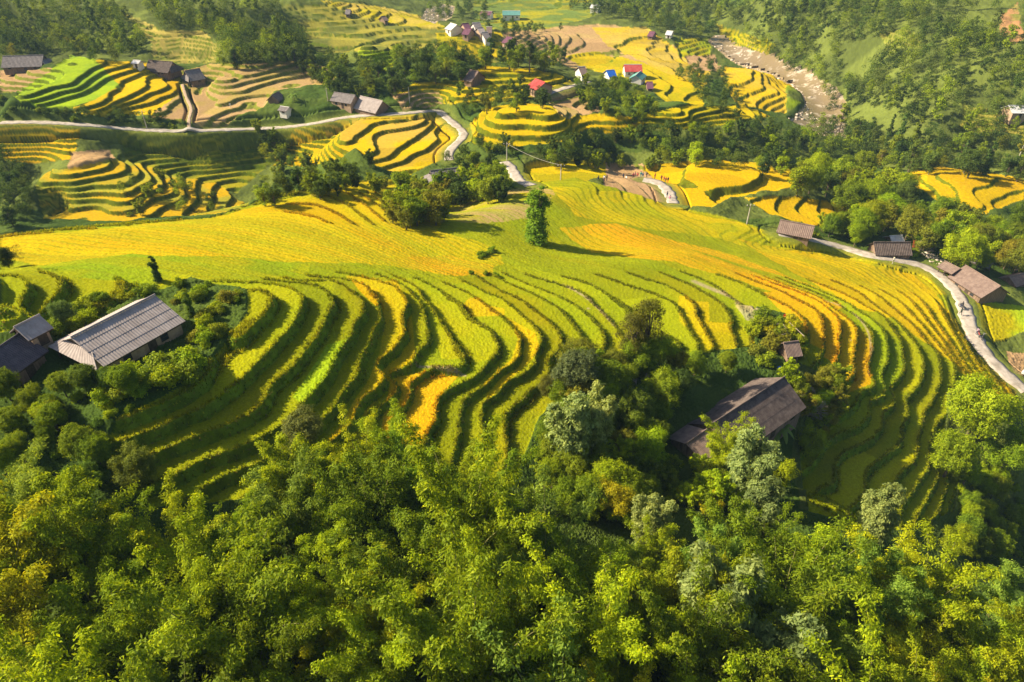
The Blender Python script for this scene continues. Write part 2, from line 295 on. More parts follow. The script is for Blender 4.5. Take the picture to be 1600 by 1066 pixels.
zone([(1060,385),(1300,455),(1400,520),(1440,600),(1400,620),(1366,600),(1362,530),(1310,474),(1180,425)], YGR, GRN, 1, 1, None, 1)
zone([(1060,460),(1110,470),(1110,500),(1180,510),(1180,545),(1100,545),(1060,500)], YEL, YGR, 1, 1, None, 1)
zone([(610,585),(720,578),(690,620),(682,665),(650,700),(590,700),(600,640)], GOLD, ORG, 1, 1, None, .3)
zone([(540,430),(620,440),(640,470),(650,560),(600,600),(540,690),(510,690),(590,560),(600,490)], YEL, GOLD, 1, 1, None, .3)
zone([(510,530),(545,530),(505,605),(470,630),(455,615)], GRN, LIME, 1, 1, None, .2)
zone([(735,465),(790,480),(790,495),(730,490),(720,475)], ORG, YEL, 1, 1, None, 1)
zone([(790,490),(836,520),(845,550),(800,590),(764,625),(755,600),(800,560),(810,530)], YEL, GOLD, 1, 1, None, .3)
zone([(1150,478),(1178,480),(1182,508),(1165,500)], (0.3,0.26,0.2), EARTH, 0, .1, None, .5)
sl, ins = region([(0,372),(330,341),(560,282),(700,300),(830,283),(985,300),(1240,372),(1430,412),(1440,440),(1400,455),(1300,440),(1150,428),(1000,425),(860,432),(780,425),(700,440),(620,432),(540,425),(400,438),(240,440),(60,425),(0,430)], 2)
HS[sl][ins] = .4
sl, ins = region([(445,318),(520,305),(600,296),(612,345),(560,352),(500,348),(450,345)], 3)
HS[sl][ins] = .9
zone([(0,900),(60,930),(110,1000),(110,1066),(0,1066)], (.24,.27,.01), GRN, 0, .9)
# ------------------------------------------------------------------ roads: smooth the ground under them
def road_line(pix, step=1.0):
    pts = np.array([hit(u, v)[:3] for u, v in pix])
    d = np.concatenate([[0], np.cumsum(np.hypot(*(np.diff(pts[:, :2], axis=0).T)))]); step = min(step, d[-1]/12)
    n = max(4, int(d[-1]/step)); t = np.linspace(0, d[-1], n)
    p = np.stack([np.interp(t, d, pts[:, k]) for k in range(3)], 1)
    for _ in range(14):
        p[1:-1] = (p[:-2]+2*p[1:-1]+p[2:])/4
    return p
ROADS = [("road", 1.5, [(1215,364),(1240,369),(1280,377),(1320,388),(1360,400),(1400,406),(1430,410),(1455,420),(1480,438),(1500,462),(1509,485),(1513,505),(1522,530),(1542,556),(1565,580),(1590,602),(1604,612)], "concrete lane curving past the lower houses on the right"),
         ("road", 1.4, [(0,192),(60,191),(130,195),(200,202),(290,206),(350,203),(400,202),(450,199),(500,192),(540,183),(580,180),(640,177),(685,172),(700,186),(722,203),(728,212),(712,226),(700,238),(702,251)], "pale lane crossing the far slope"),
         ("road", 1.5, [(788,253),(800,262),(806,276),(812,284),(830,290)], "short pale lane stretch beyond the tree clump"),
         ("road", 1.6, [(1005,281),(1030,284),(1040,293),(1048,306),(1052,318)], "white concrete lane end at the viewpoint"),
         ("road", 1.3, [(840,152),(870,142),(900,133),(920,128)], "pale lane near the red roofed house"),
         ("footpath", .22, [(845,434),(888,449),(908,456),(926,474),(947,494),(962,512)], "pale"), ("footpath", .22, [(652,568),(680,574),(715,578),(726,583)], "pale"), ("footpath", .5, [(1085,438),(1120,455),(1150,466),(1175,480),(1192,494)], "pale"),
         ("footpath", .18, [(1275,461),(1310,474),(1340,495),(1358,514),(1362,548),(1358,586)], "pale"),
         ("footpath", .5, [(296,204),(294,190),(300,170),(290,150),(285,132)], "narrow footpath"),
         ("footpath", .6, [(1255,195),(1270,203),(1285,212)], "earth path")]
ROADP = []
WT = np.zeros((NR, NT), np.float32); WZ = np.zeros((NR, NT), np.float32)
TRAIL = np.zeros((NR, NT), np.float32)
for nm, hw, pix, lab in ROADS:
    p = road_line(pix); ROADP.append((nm, hw, p, lab))
    if lab == 'pale':
        for q in np.concatenate([p+(np.roll(p, -1, 0)-p)*w_ for w_ in (0, .34, .67)])[:-3]:
            th = math.atan2(q[0], q[1]); R = math.hypot(q[0], q[1]); c0 = int(colf(th)); r0 = int(np.searchsorted(RR, R))
            a_, b_ = slice(r0-8, r0+9), slice(c0-9, c0+10); dd = np.hypot(X[a_, b_]-q[0], Y[a_, b_]-q[1]); TRAIL[a_, b_] = np.maximum(TRAIL[a_, b_], np.clip(1.5-dd/hw, 0, 1))
        continue
    for q in p:
        th = math.atan2(q[0], q[1]); R = math.hypot(q[0], q[1]); ext = 2.6 if nm == 'road' else .7; rr = hw+ext+.4
        c0 = max(0, int(colf(th-rr/R))); c1 = min(NT, int(colf(th+rr/R))+2)
        r0 = np.searchsorted(RR, R-rr); r1 = np.searchsorted(RR, R+rr)+1
        dd = np.hypot(X[r0:r1, c0:c1]-q[0], Y[r0:r1, c0:c1]-q[1])
        wgt = np.clip((hw+ext-dd)/(ext*.77), 0, 1).astype(np.float32)
        m = wgt > WT[r0:r1, c0:c1]; near = dd < hw+ext
        ww = np.exp(-(dd/1.2)**2).astype(np.float32)+1e-6
        WT[r0:r1, c0:c1] = np.where(m, wgt, WT[r0:r1, c0:c1])
        Wn = ww*near
        WZ[r0:r1, c0:c1] += 0
        # accumulate weighted road height
        if 'SW' not in globals():
            SW = np.zeros((NR, NT), np.float32); SZ = np.zeros((NR, NT), np.float32)
        SW[r0:r1, c0:c1] += Wn; SZ[r0:r1, c0:c1] += Wn*q[2]
roadz = np.where(SW > 0, SZ/np.maximum(SW, 1e-9), 0)
# ------------------------------------------------------------------ house pads
PADS = []
def pad(x, y, z, r):
    PADS.append((x, y, z, r))
# river course
RIVER = [(690,12),(665,20),(640,30)]
rivL = [(1112,58),(1150,92),(1180,105),(1215,118),(1245,140),(1262,160),(1258,178),(1235,186),(1255,200)]
rsl, rins = region([(1105,62),(1118,55),(1160,75),(1210,95),(1265,118),(1305,135),(1322,160),(1318,185),(1330,215),(1300,215),(1262,200),(1232,187),(1258,166),(1256,148),(1235,130),(1195,112),(1150,98)], 1.0)
rsl2, rins2 = region([(655,28),(668,12),(690,5),(712,10),(705,28),(680,36)], 1.0)
colA[rsl][rins] = (0.50,0.39,0.26); colB[rsl][rins] = (0.38,0.29,0.18); TERR[rsl][rins] = 0; RICE[rsl][rins] = 0
colA[rsl2][rins2] = (0.45,0.36,0.26); colB[rsl2][rins2] = (0.30,0.24,0.16); TERR[rsl2][rins2] = 0; RICE[rsl2][rins2] = 0
# ------------------------------------------------------------------ final heights
def blur(a, n):
    for _ in range(n):
        a = (a+np.roll(a, 1, 0)+np.roll(a, -1, 0))/3; a = (a+np.roll(a, 1, 1)+np.roll(a, -1, 1))/3
    return a
far = sstep(120, 190, RM)
G0 = np.hypot(np.gradient(ZB, axis=1)/(RM*(TH[1]-TH[0])), np.gradient(ZB, axis=0)/np.gradient(RR)[:, None])
zb = ZB+(fbm(X/19, Y/19, 3, 2)-.5)*1.9*far*TERR*np.clip(G0/.22, .12, 1)+(fbm(X/7, Y/7, 5, 2)-.5)*(.12+.45*far*np.clip(G0/.22, .12, 1))+(fbm(X/1.6, Y/1.6, 6, 2)-.5)*.09
dT = TH[1]-TH[0]
gth = np.gradient(ZB, axis=1)/(RM*dT); gr = np.gradient(ZB, axis=0)/np.gradient(RR)[:, None]
g = np.hypot(gth, gr)
LV = np.array([ez(k) for k in range(60, -30, -1)]); LI = np.arange(len(LV), dtype=float)
nearh = HS < .95; soft = HS < .5
def steps(sq):
    S = np.where(nearh, np.interp(zb, LV, LI)*sq, zb/HS)
    S1 = np.where(nearh, np.interp(zb+.05, LV, LI)*sq, (zb+.05)/HS); dz1 = .05/np.maximum(S1-S, 1e-6)      # metres per step
    k = np.floor(S); f = S-k
    wf = np.clip((.52+.35*far)*g/dz1, .10, .55)
    t = np.clip((f-(1-wf))/wf, 0, 1); prof = t*t*(3-2*t)
    zt = np.where(nearh, np.interp((k+prof)/sq, LI, LV), HS*(k+prof))
    return S, k, f, ((t > .03) & (t < .93)).astype(np.float32), zt
q_ = blur(soft[::6, ::6].astype(np.float32), 9); sf = blur(np.repeat(np.repeat(q_, 6, 0), 6, 1)[:NR, :NT], 4)
S, k, f, riserA, ztA = steps(1.0)
S3, k3, f3, riserB, ztB = steps(3.0)
zt = ztA*(1-sf)+(ztB*.2+zb*.8)*sf
riser = np.maximum(riserA*(1-sf), riserB*sf*.6)
lip = np.exp(-((f-.02)/.03)**2)*0
T_ = blur(TERR, 2)
hf = rng.random((NR, NT)).astype(np.float32)
tuft = (vn(X/.27, Y/.27, 21)*.4+hf*.6)
z_r = zt+RICE*(1-riser*.6)*tuft*.18*np.clip(1.2-RM/400, .4, 1)+riser*hf*.14
z_s = ZB+(fbm(X/5, Y/5, 31, 4)-.5)*1.8*np.clip(RM/120, .4, 1.0)*(RICE < .9)+(fbm(X/17, Y/17, 3, 2)-.5)*1.6*far
z_s = z_s+(tuft*.35)
Z = T_*z_r+(1-T_)*z_s
rb = blur(WT, 2)
Z = Z*(1-rb)+(roadz+0.02)*rb
inr = np.zeros((NR, NT), bool); inr[rsl] |= rins; inr[rsl2] |= rins2
ib = blur(inr.astype(np.float32), 4)
Z = Z*(1-ib)+(ZB-1.0+(fbm(X/4, Y/4, 61, 3)-.5)*1.6)*ib
# colours
mixn = fbm(X/9+k*13.7, Y/9+k*5.1, 41, 3); mixn = sstep(.36, .64, mixn)
mix2 = fbm(X/30, Y/30, 43, 2)
mm = np.clip(mixn*.75+(mix2-.5)*1.1, 0, 1)[..., None]
mmS = sstep(.35, .65, fbm(X/11, Y/11, 45, 4))[..., None]
mm = np.where(TERR[..., None] > .5, mm, mmS)
COL = colA*(1-mm)+colB*mm
plot = (_h(k.astype(np.int64), np.floor(fbm(X/40, Y/40, 91, 1)*7).astype(np.int64), 3)-.5)
streak = vn(S3*.4+X/90, X*0+Y/60+.5, 71)
COL = COL*(1-(nearh*.5*streak)[..., None])+np.array(GRN)*1.15*(nearh*.5*streak)[..., None]
COL = COL*(1+(.34-.2*sf[..., None])*plot[..., None]*(TERR[..., None] > .5))
COL = COL*(.78+.44*tuft[..., None])
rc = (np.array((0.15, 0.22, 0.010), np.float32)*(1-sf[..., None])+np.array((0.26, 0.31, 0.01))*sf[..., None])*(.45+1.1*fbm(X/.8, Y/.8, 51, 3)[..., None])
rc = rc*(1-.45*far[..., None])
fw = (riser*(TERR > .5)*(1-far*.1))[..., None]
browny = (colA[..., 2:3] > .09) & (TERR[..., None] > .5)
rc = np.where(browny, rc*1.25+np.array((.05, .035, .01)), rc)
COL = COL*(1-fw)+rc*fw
bund = (np.exp(-((f-.045)/.03)**2)*(TERR > .5)*(RM < 150))[..., None]*.35
COL = COL*(1-bund)+np.array((.2, .24, .02))*bund
rw = (rb*.8)[..., None]
COL = COL*(1-rw)+np.array((.16, .19, .04))*rw*(.7+.6*hf[..., None])
COL = COL*(1-TRAIL[..., None]*.8)+np.array((.36, .29, .19))*TRAIL[..., None]*.8
def mesh_grid(name, X, Y, Z, col):
    nr, ntc = X.shape; me = bpy.data.meshes.new(name)
    me.vertices.add(nr*ntc)
    me.vertices.foreach_set("co", np.stack([X, Y, Z], -1).astype(np.float32).ravel())
    idx = np.arange(nr*ntc, dtype=np.int32).reshape(nr, ntc)
    q = np.stack([idx[:-1, :-1], idx[:-1, 1:], idx[1:, 1:], idx[1:, :-1]], -1).reshape(-1, 4)[:, ::-1]
    nf = len(q); me.loops.add(nf*4); me.loops.foreach_set("vertex_index", q.ravel().astype(np.int32))
    me.polygons.add(nf); me.polygons.foreach_set("loop_start", np.arange(0, nf*4, 4, dtype=np.int32))
    me.update()
    a = me.color_attributes.new("crop", 'FLOAT_COLOR', 'POINT')
    a.data.foreach_set("color", np.concatenate([col, np.ones(col.shape[:2]+(1,))], -1).astype(np.float32).ravel())
    me.polygons.foreach_set("use_smooth", np.ones(nf, bool))
    return me
# ------------------------------------------------------------------ materials
def mat(name, rough=.9, base=(.5, .5, .5), spec=.2):
    m = bpy.data.materials.new(name); m.use_nodes = True
    b = m.node_tree.nodes["Principled BSDF"]; b.inputs["Base Color"].default_value = (*base, 1)
    b.inputs["Roughness"].default_value = rough; b.inputs["Specular IOR Level"].default_value = spec
    return m, m.node_tree, b
def noisy(name, c1, c2, scale=3.0, rough=.85, bump=.3, stretch=(1, 1, 1), spec=.2, dist=.05):
    m, t, b = mat(name, rough, c1, spec)
    tc = t.nodes.new("ShaderNodeTexCoord"); mp = t.nodes.new("ShaderNodeMapping"); mp.inputs["Scale"].default_value = stretch
    n = t.nodes.new("ShaderNodeTexNoise"); n.inputs["Scale"].default_value = scale; n.inputs["Detail"].default_value = 6; n.inputs["Roughness"].default_value = .65
    r = t.nodes.new("ShaderNodeValToRGB"); r.color_ramp.elements[0].position = .35; r.color_ramp.elements[1].position = .68
    r.color_ramp.elements[0].color = (*c1, 1); r.color_ramp.elements[1].color = (*c2, 1)
    bp = t.nodes.new("ShaderNodeBump"); bp.inputs["Strength"].default_value = bump; bp.inputs["Distance"].default_value = dist
    L = t.links.new
    L(tc.outputs["Object"], mp.inputs[0]); L(mp.outputs[0], n.inputs["Vector"]); L(n.outputs["Fac"], r.inputs[0]); L(r.outputs[0], b.inputs["Base Color"])
    L(n.outputs["Fac"], bp.inputs["Height"]); L(bp.outputs[0], b.inputs["Normal"])
    return m
M = {}
m, t, b = mat("crop_ground", .95, spec=.03)
at = t.nodes.new("ShaderNodeVertexColor"); at.layer_name = "crop"
tc = t.nodes.new("ShaderNodeTexCoord")
n = t.nodes.new("ShaderNodeTexNoise"); n.inputs["Scale"].default_value = 6.0; n.inputs["Detail"].default_value = 8; n.inputs["Roughness"].default_value = .75
mx = t.nodes.new("ShaderNodeMix"); mx.data_type = 'RGBA'; mx.blend_type = 'MULTIPLY'; mx.inputs[0].default_value = 1
rr_ = t.nodes.new("ShaderNodeValToRGB"); rr_.color_ramp.elements[0].position = .3; rr_.color_ramp.elements[1].position = .72
rr_.color_ramp.elements[0].color = (.62, .66, .6, 1); rr_.color_ramp.elements[1].color = (1.3, 1.25, 1.2, 1)
bp = t.nodes.new("ShaderNodeBump"); bp.inputs["Strength"].default_value = .6; bp.inputs["Distance"].default_value = .07
L = t.links.new
L(tc.outputs["Object"], n.inputs["Vector"]); L(n.outputs["Fac"], rr_.inputs[0]); L(at.outputs[0], mx.inputs[6]); L(rr_.outputs[0], mx.inputs[7])
L(mx.outputs[2], b.inputs["Base Color"]); L(n.outputs["Fac"], bp.inputs["Height"]); L(bp.outputs[0], b.inputs["Normal"])
M['ground'] = m
COLL = SC.collection
def link(name, me, mt=None, parent=None):
    o = bpy.data.objects.new(name, me); COLL.objects.link(o)
    if mt is not None and me is not None and not me.materials: me.materials.append(mt)
    if parent is not None: o.parent = parent
    return o
def tag(o, label, cat, group=None, kind=None):
    if label: o['label'] = label
    if cat: o['category'] = cat
    if group: o['group'] = group
    if kind: o['kind'] = kind
    return o
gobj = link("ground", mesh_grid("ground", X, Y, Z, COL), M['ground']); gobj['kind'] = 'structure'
#@@TREES
# ------------------------------------------------------------------ mesh helpers
def mesh_np(name, V, F, tint=None, smooth=False):
    """V (n,3), F (m,4) or (m,3)"""
    me = bpy.data.meshes.new(name); V = np.asarray(V, np.float32); F = np.asarray(F, np.int32)
    me.vertices.add(len(V)); me.vertices.foreach_set("co", V.ravel())
    k_ = F.shape[1]; me.loops.add(F.size); me.loops.foreach_set("vertex_index", F.ravel())
    me.polygons.add(len(F)); me.polygons.foreach_set("loop_start", np.arange(0, F.size, k_, dtype=np.int32))
    if smooth: me.polygons.foreach_set("use_smooth", np.ones(len(F), bool))
    me.update()
    if tint is not None:
        a = me.attributes.new("tint", 'FLOAT', 'POINT'); a.data.foreach_set("value", np.asarray(tint, np.float32))
    return me
class MB:
    def __init__(s): s.v = []; s.f = []
    def box(s, c, d, rz=0.0, rot=None):
        b = len(s.v); R = rot or Matrix.Rotation(rz, 3, 'Z')
        for i in (-1, 1):
            for j in (-1, 1):
                for k_ in (-1, 1):
                    s.v.append(tuple(R @ Vector((i*d[0]/2, j*d[1]/2, k_*d[2]/2))+Vector(c)))
        for q in ((0,1,3,2),(4,6,7,5),(0,4,5,1),(2,3,7,6),(0,2,6,4),(1,5,7,3)): s.f.append(tuple(b+i for i in q))
        return s
    def tube(s, pts, rad_, n=6):
        b = len(s.v); m_ = len(pts); pts = [Vector(p) for p in pts]
        if not hasattr(rad_, '__len__'): rad_ = [rad_]*m_
        for i, p in enumerate(pts):
            d = (pts[min(i+1, m_-1)]-pts[max(i-1, 0)]).normalized()
            a = d.cross(Vector((0.13, .31, .94)) if abs(d.z) < .9 else Vector((1, 0, 0))).normalized(); c = d.cross(a)
            for j in range(n):
                an = 2*pi*j/n; s.v.append(tuple(p+(a*math.cos(an)+c*math.sin(an))*rad_[i]))
        for i in range(m_-1):
            for j in range(n):
                s.f.append((b+i*n+j, b+i*n+(j+1) % n, b+(i+1)*n+(j+1) % n, b+(i+1)*n+j))
        s.f.append(tuple(b+j for j in range(n))[::-1]); s.f.append(tuple(b+(m_-1)*n+j for j in range(n)))
        return s
    def face(s, *pts):
        b = len(s.v); s.v += [tuple(p) for p in pts]; s.f.append(tuple(range(b, b+len(pts)))); return s
    def lathe(s, c, prof, n=12):
        b = len(s.v)
        for r, z in prof:
            for j in range(n): s.v.append((c[0]+r*math.cos(2*pi*j/n), c[1]+r*math.sin(2*pi*j/n), c[2]+z))
        for i in range(len(prof)-1):
            for j in range(n): s.f.append((b+i*n+j, b+i*n+(j+1) % n, b+(i+1)*n+(j+1) % n, b+(i+1)*n+j))
        s.f.append(tuple(b+(len(prof)-1)*n+j for j in range(n))); return s
    def mesh(s, name, smooth=False):
        me = bpy.data.meshes.new(name); me.from_pydata(s.v, [], s.f); me.update()
        if smooth: me.polygons.foreach_set("use_smooth", np.ones(len(s.f), bool))
        return me
    def build(s, name, mt, parent=None, smooth=False): return link(name, s.mesh(name, smooth), mt, parent)
def empty(name, loc, rz=0.0):
    o = bpy.data.objects.new(name, None); COLL.objects.link(o); o.location = loc; o.rotation_euler = (0, 0, rz); o.empty_display_size = .5
    return o
KIDS = {}
def copy_tree(o, parent=None):
    c = o.copy(); COLL.objects.link(c); c.parent = parent
    for ch in list(o.children): copy_tree(ch, c)
    return c
# ------------------------------------------------------------------ plant materials
def leaf_mat(name, trans=.45, gloss=.012, attr=None):
    m = bpy.data.materials.new(name); m.use_nodes = True; t = m.node_tree; t.nodes.clear()
    out = t.nodes.new("ShaderNodeOutputMaterial"); oi = t.nodes.new("ShaderNodeObjectInfo"); at = t.nodes.new("ShaderNodeAttribute"); at.attribute_name = "tint"
    hs = t.nodes.new("ShaderNodeHueSaturation"); mr = t.nodes.new("ShaderNodeMapRange"); mr.inputs[3].default_value = .45; mr.inputs[4].default_value = 1.55
    mh = t.nodes.new("ShaderNodeMapRange"); mh.inputs[3].default_value = .522; mh.inputs[4].default_value = .478
    d = t.nodes.new("ShaderNodeBsdfDiffuse"); tr = t.nodes.new("ShaderNodeBsdfTranslucent"); gl = t.nodes.new("ShaderNodeBsdfGlossy"); gl.inputs["Roughness"].default_value = .6
    gl.inputs["Color"].default_value = (.8, .85, .6, 1)
    ty = t.nodes.new("ShaderNodeMix"); ty.data_type = 'RGBA'; ty.blend_type = 'MULTIPLY'; ty.inputs[0].default_value = 1; ty.inputs[7].default_value = (1.3, 1.15, .45, 1)
    m1 = t.nodes.new("ShaderNodeMixShader"); m1.inputs[0].default_value = trans; m2 = t.nodes.new("ShaderNodeMixShader"); m2.inputs[0].default_value = gloss
    L = t.links.new
    if attr: oi = t.nodes.new("ShaderNodeVertexColor"); oi.layer_name = attr
    L(at.outputs["Fac"], mr.inputs[0]); L(at.outputs["Fac"], mh.inputs[0]); L(oi.outputs[0 if attr else "Color"], hs.inputs["Color"]); L(mr.outputs[0], hs.inputs["Value"]); L(mh.outputs[0], hs.inputs["Hue"])
    L(hs.outputs[0], d.inputs[0]); L(hs.outputs[0], ty.inputs[6]); L(ty.outputs[2], tr.inputs[0]); L(d.outputs[0], m1.inputs[1]); L(tr.outputs[0], m1.inputs[2])
    L(m1.outputs[0], m2.inputs[1]); L(gl.outputs[0], m2.inputs[2]); L(m2.outputs[0], out.inputs[0])
    return m
M['leaf'] = leaf_mat("leaves"); M['wood'] = leaf_mat("woodland_leaves", attr="leafcol"); M['bark'] = noisy("bark", (.10,.075,.05), (.20,.16,.11), 6, .95, .6, (1,1,.3)); M['culm'] = noisy("bamboo_culm", (.16,.17,.05), (.30,.27,.10), 5, .6, .2)
M['deadwood'] = noisy("dead_wood", (.30,.23,.17), (.48,.40,.30), 8, .9, .4)
# ------------------------------------------------------------------ leaves
def leaves(Cn, Nn, Ax, ln, wd):
    """diamond leaves: centres, normals, axis hints, lengths, widths"""
    Nn = Nn/(np.linalg.norm(Nn, axis=1, keepdims=True)+1e-9)
    Ax = Ax-(Ax*Nn).sum(1, keepdims=True)*Nn; Ax = Ax/(np.linalg.norm(Ax, axis=1, keepdims=True)+1e-9)
    B = np.cross(Nn, Ax); h_ = (ln/2)[:, None]; w_ = (wd/2)[:, None]
    V = np.stack([Cn-Ax*h_, Cn+B*w_-Ax*h_*.1, Cn+Ax*h_-Nn*h_*.35, Cn-B*w_-Ax*h_*.1], 1).reshape(-1, 3)
    F = np.arange(len(Cn)*4).reshape(-1, 4)
    return V, F
def rand_unit(n, r): 
    v = r.normal(size=(n, 3)); return v/np.linalg.norm(v, axis=1, keepdims=True)
def bamboo_proto(seed, H=11.0, nc=19, per=1150, spread=3.4, leaf=.25, rad_=.54, name="bamboo"):
    r = np.random.default_rng(seed); CB = MB(); Cs = []; Ns = []; As = []; Ts = []
    for i in range(nc):
        az = 2*pi*(i+r.random())/nc*1.0+r.normal()*.3; b = r.random()**.6*1.0; bx_, by_ = b*math.cos(az), b*math.sin(az)
        h_ = H*(.55+.45*r.random()); out = spread*(.25+.9*r.random()); dr = .10+.25*r.random()
        tt = np.linspace(0, 1, 14)
        px = bx_+out*tt**2.3*math.cos(az)+.15*np.sin(tt*5+az); py = by_+out*tt**2.3*math.sin(az); pz = h_*(tt*1.12-dr*tt**4-.02)
        CB.tube(list(zip(px, py, pz)), [.055*(1-.85*q) for q in tt], 4)
        n = int(per*(.6+.8*r.random())*h_/H); 
        # leafy sprays strung along the culm: many short side twigs, each with a tuft of leaves
        ns = max(8, n//18); ts = 1-(r.random(ns)**1.25)*.80
        cx = np.interp(ts, tt, px); cy = np.interp(ts, tt, py); cz = np.interp(ts, tt, pz)
        rr = rad_*(.35+.95*np.sin(np.clip(ts, 0, 1)*pi*.93)**.8)
        d = rand_unit(ns, r); d[:, 2] = d[:, 2]*.55-.05
        sc = np.stack([cx, cy, cz], 1)+d*(rr*(.35+.65*r.random(ns)**.5))[:, None]
        sl = r.random(ns)
        m_ = 26; c = np.repeat(sc, m_, 0)+r.normal(size=(ns*m_, 3))*np.array([.19, .19, .12])
        dd = np.repeat(d, m_, 0); nn = dd*.7+np.array([0, 0, .75])+r.normal(size=(ns*m_, 3))*.42
        ax = dd+r.normal(size=(ns*m_, 3))*.7-np.array([0, 0, .5])
        Cs.append(c); Ns.append(nn); As.append(ax); Ts.append(np.clip(.5+.22*(np.repeat(sl, m_)-.5)*2+r.normal(size=ns*m_)*.16+.12*(np.repeat(ts, m_)-.6), 0, 1))
    Cn = np.concatenate(Cs); n = len(Cn); Cn[:, 2] = np.maximum(Cn[:, 2], .2)
    V, F = leaves(Cn, np.concatenate(Ns), np.concatenate(As), leaf*(.6+.8*r.random(n)), leaf*.36*(.7+.6*r.random(n)))
    root = empty(name, (0, 0, -500))
    f_ = link("foliage", mesh_np("bamboo_foliage", V, F, np.repeat(np.concatenate(Ts), 4)), M['leaf'], root)
    CB.build("culms", M['culm'], root)
    return root
def tree_proto(seed, H=9.0, R=3.2, puffs=26, per=380, leaf=.34, name="tree", shape="round", base=.32, mt=None, limbs=True, pr=.34, fmt='leaf'):
    r = np.random.default_rng(seed); T = MB(); Cs = []; Ns = []; Ts = []
    lean = r.normal(size=2)*.35
    top = (lean[0], lean[1], H*.78)
    T.tube([(0,0,-.6),(lean[0]*.1,lean[1]*.1,H*.15),(lean[0]*.5,lean[1]*.5,H*.45),top], [H*.028,H*.021,H*.014,H*.004], 7)
    for i in range(puffs):
        q = (i+.5)/puffs
        if shape == "round":
            u = rand_unit(1, r)[0]; rad3 = r.random()**.45; p = np.array([u[0]*R*rad3*.8, u[1]*R*rad3*.8, H*(base+(1-base)*.5)+u[2]*H*(1-base)*.42*rad3]); s_ = R*pr*(.65+.7*r.random())
        elif shape == "column":
            zz = H*(.08+.9*q); ww = R*(.35+.65*math.sin(pi*min(1, .25+.75*(1-q))))*.6; a = r.random()*2*pi; p = np.array([math.cos(a)*ww*r.random(), math.sin(a)*ww*r.random(), zz]); s_ = R*(.60-.42*q)*(.7+.5*r.random())
        elif shape == "cone":
            zz = H*(.15+.82*q); ww = R*(1-q)*.85; a = r.random()*2*pi; p = np.array([math.cos(a)*ww, math.sin(a)*ww, zz]); s_ = R*(.5-.32*q)
        elif shape == "tall":
            zz = H*(.42+.55*q); ww = R*(.4+.6*math.sin(pi*q))*.75; a = r.random()*2*pi; p = np.array([math.cos(a)*ww*r.random()**.5, math.sin(a)*ww*r.random()**.5, zz]); s_ = R*(pr+.06)*(.5+.7*r.random())
        elif shape == "bush":
            u = rand_unit(1, r)[0]; p = np.array([u[0]*R*.75*r.random()**.4, u[1]*R*.75*r.random()**.4, H*(.18+.62*r.random())*(1-.3*r.random())]); s_ = R*.38*(.6+.7*r.random())
        if limbs and i % 2 == 0:
            st = min(H*.7, max(H*.12, p[2]*.55)); T.tube([(lean[0]*st/H, lean[1]*st/H, st), (p[0]*.5+lean[0]*.4, p[1]*.5+lean[1]*.4, st*.5+p[2]*.5-.1), tuple(p)], [H*.011, H*.007, H*.003], 4)
        n = int(per*(s_/(R*pr))**1.6); d = rand_unit(n, r); d[:, 2] = np.abs(d[:, 2])*np.where(r.random(n) < .72, 1, -1)
        lump = 1+.42*np.sin(d[:, 0]*5+i)*np.sin(d[:, 1]*6+2*i)+.26*np.sin(d[:, 2]*9+i)*np.sin(d[:, 0]*8)
        c = p+d*(s_*lump*(.62+.42*r.random(n)**.6))[:, None]*np.array([1, 1, .8])
        Cs.append(c); Ns.append(d+np.array([0, 0, .35])+r.normal(size=(n, 3))*.45); Ts.append(np.clip(.5+.2*(r.random()-.5)+r.normal(size=n)*.17, 0, 1))
    Cn = np.concatenate(Cs); n = len(Cn); Cn[:, 2] = np.maximum(Cn[:, 2], .05)
    V, F = leaves(Cn, np.concatenate(Ns), rand_unit(n, r)-np.array([0, 0, .4]), leaf*(.6+.8*r.random(n)), leaf*.62*(.6+.8*r.random(n)))
    root = empty(name, (0, 0, -500))
    link("crown", mesh_np("tree_crown", V, F, np.repeat(np.concatenate(Ts), 4)), mt or M['leaf'], root)
    T.build("trunk", M['bark'], root)
    return root
PR = {}
for i in range(4): PR['bam%d' % i] = bamboo_proto(100+i, H=10.5+i*.6, spread=3.6+.4*i)
for i in range(2): PR['gbam%d' % i] = bamboo_proto(120+i, H=11.5, nc=20, per=1500, spread=1.7, leaf=.42, rad_=.95)
for i in range(2): PR['mbam%d' % i] = bamboo_proto(130+i, H=9, nc=14, per=420, spread=2.4, leaf=.5, rad_=.75)
for i in range(3): PR['tree%d' % i] = tree_proto(200+i, H=9, R=3.3+.3*i, puffs=32, per=900, leaf=.22, base=.14)
for i in range(4): PR['far%d' % i] = tree_proto(220+i, H=8+i, R=2.8+.3*i, puffs=26, per=130, leaf=.46, name="tree", base=.04)
PR['farcol'] = tree_proto(230, H=11, R=1.9, puffs=16, per=80, leaf=.6, shape="column", name="tree"); PR['tall'] = tree_proto(231, H=12, R=3.3, puffs=34, per=170, leaf=.24, shape="tall", name="tree", pr=.24)
PR['fartall'] = tree_proto(232, H=12, R=2.4, puffs=14, per=90, leaf=.55, shape="tall", name="tree"); PR['col'] = tree_proto(233, H=11, R=2.3, puffs=30, per=420, leaf=.30, shape="column", name="tree")
for i in range(3): PR['bush%d' % i] = tree_proto(240+i, H=2.6, R=1.7, puffs=20, per=170, leaf=.27, shape="bush", name="shrub", limbs=False)
for i in range(2): PR['fbush%d' % i] = tree_proto(250+i, H=3.2, R=2.2, puffs=12, per=70, leaf=.5, shape="bush", name="shrub", limbs=False)
USED = {}
PLACED = []
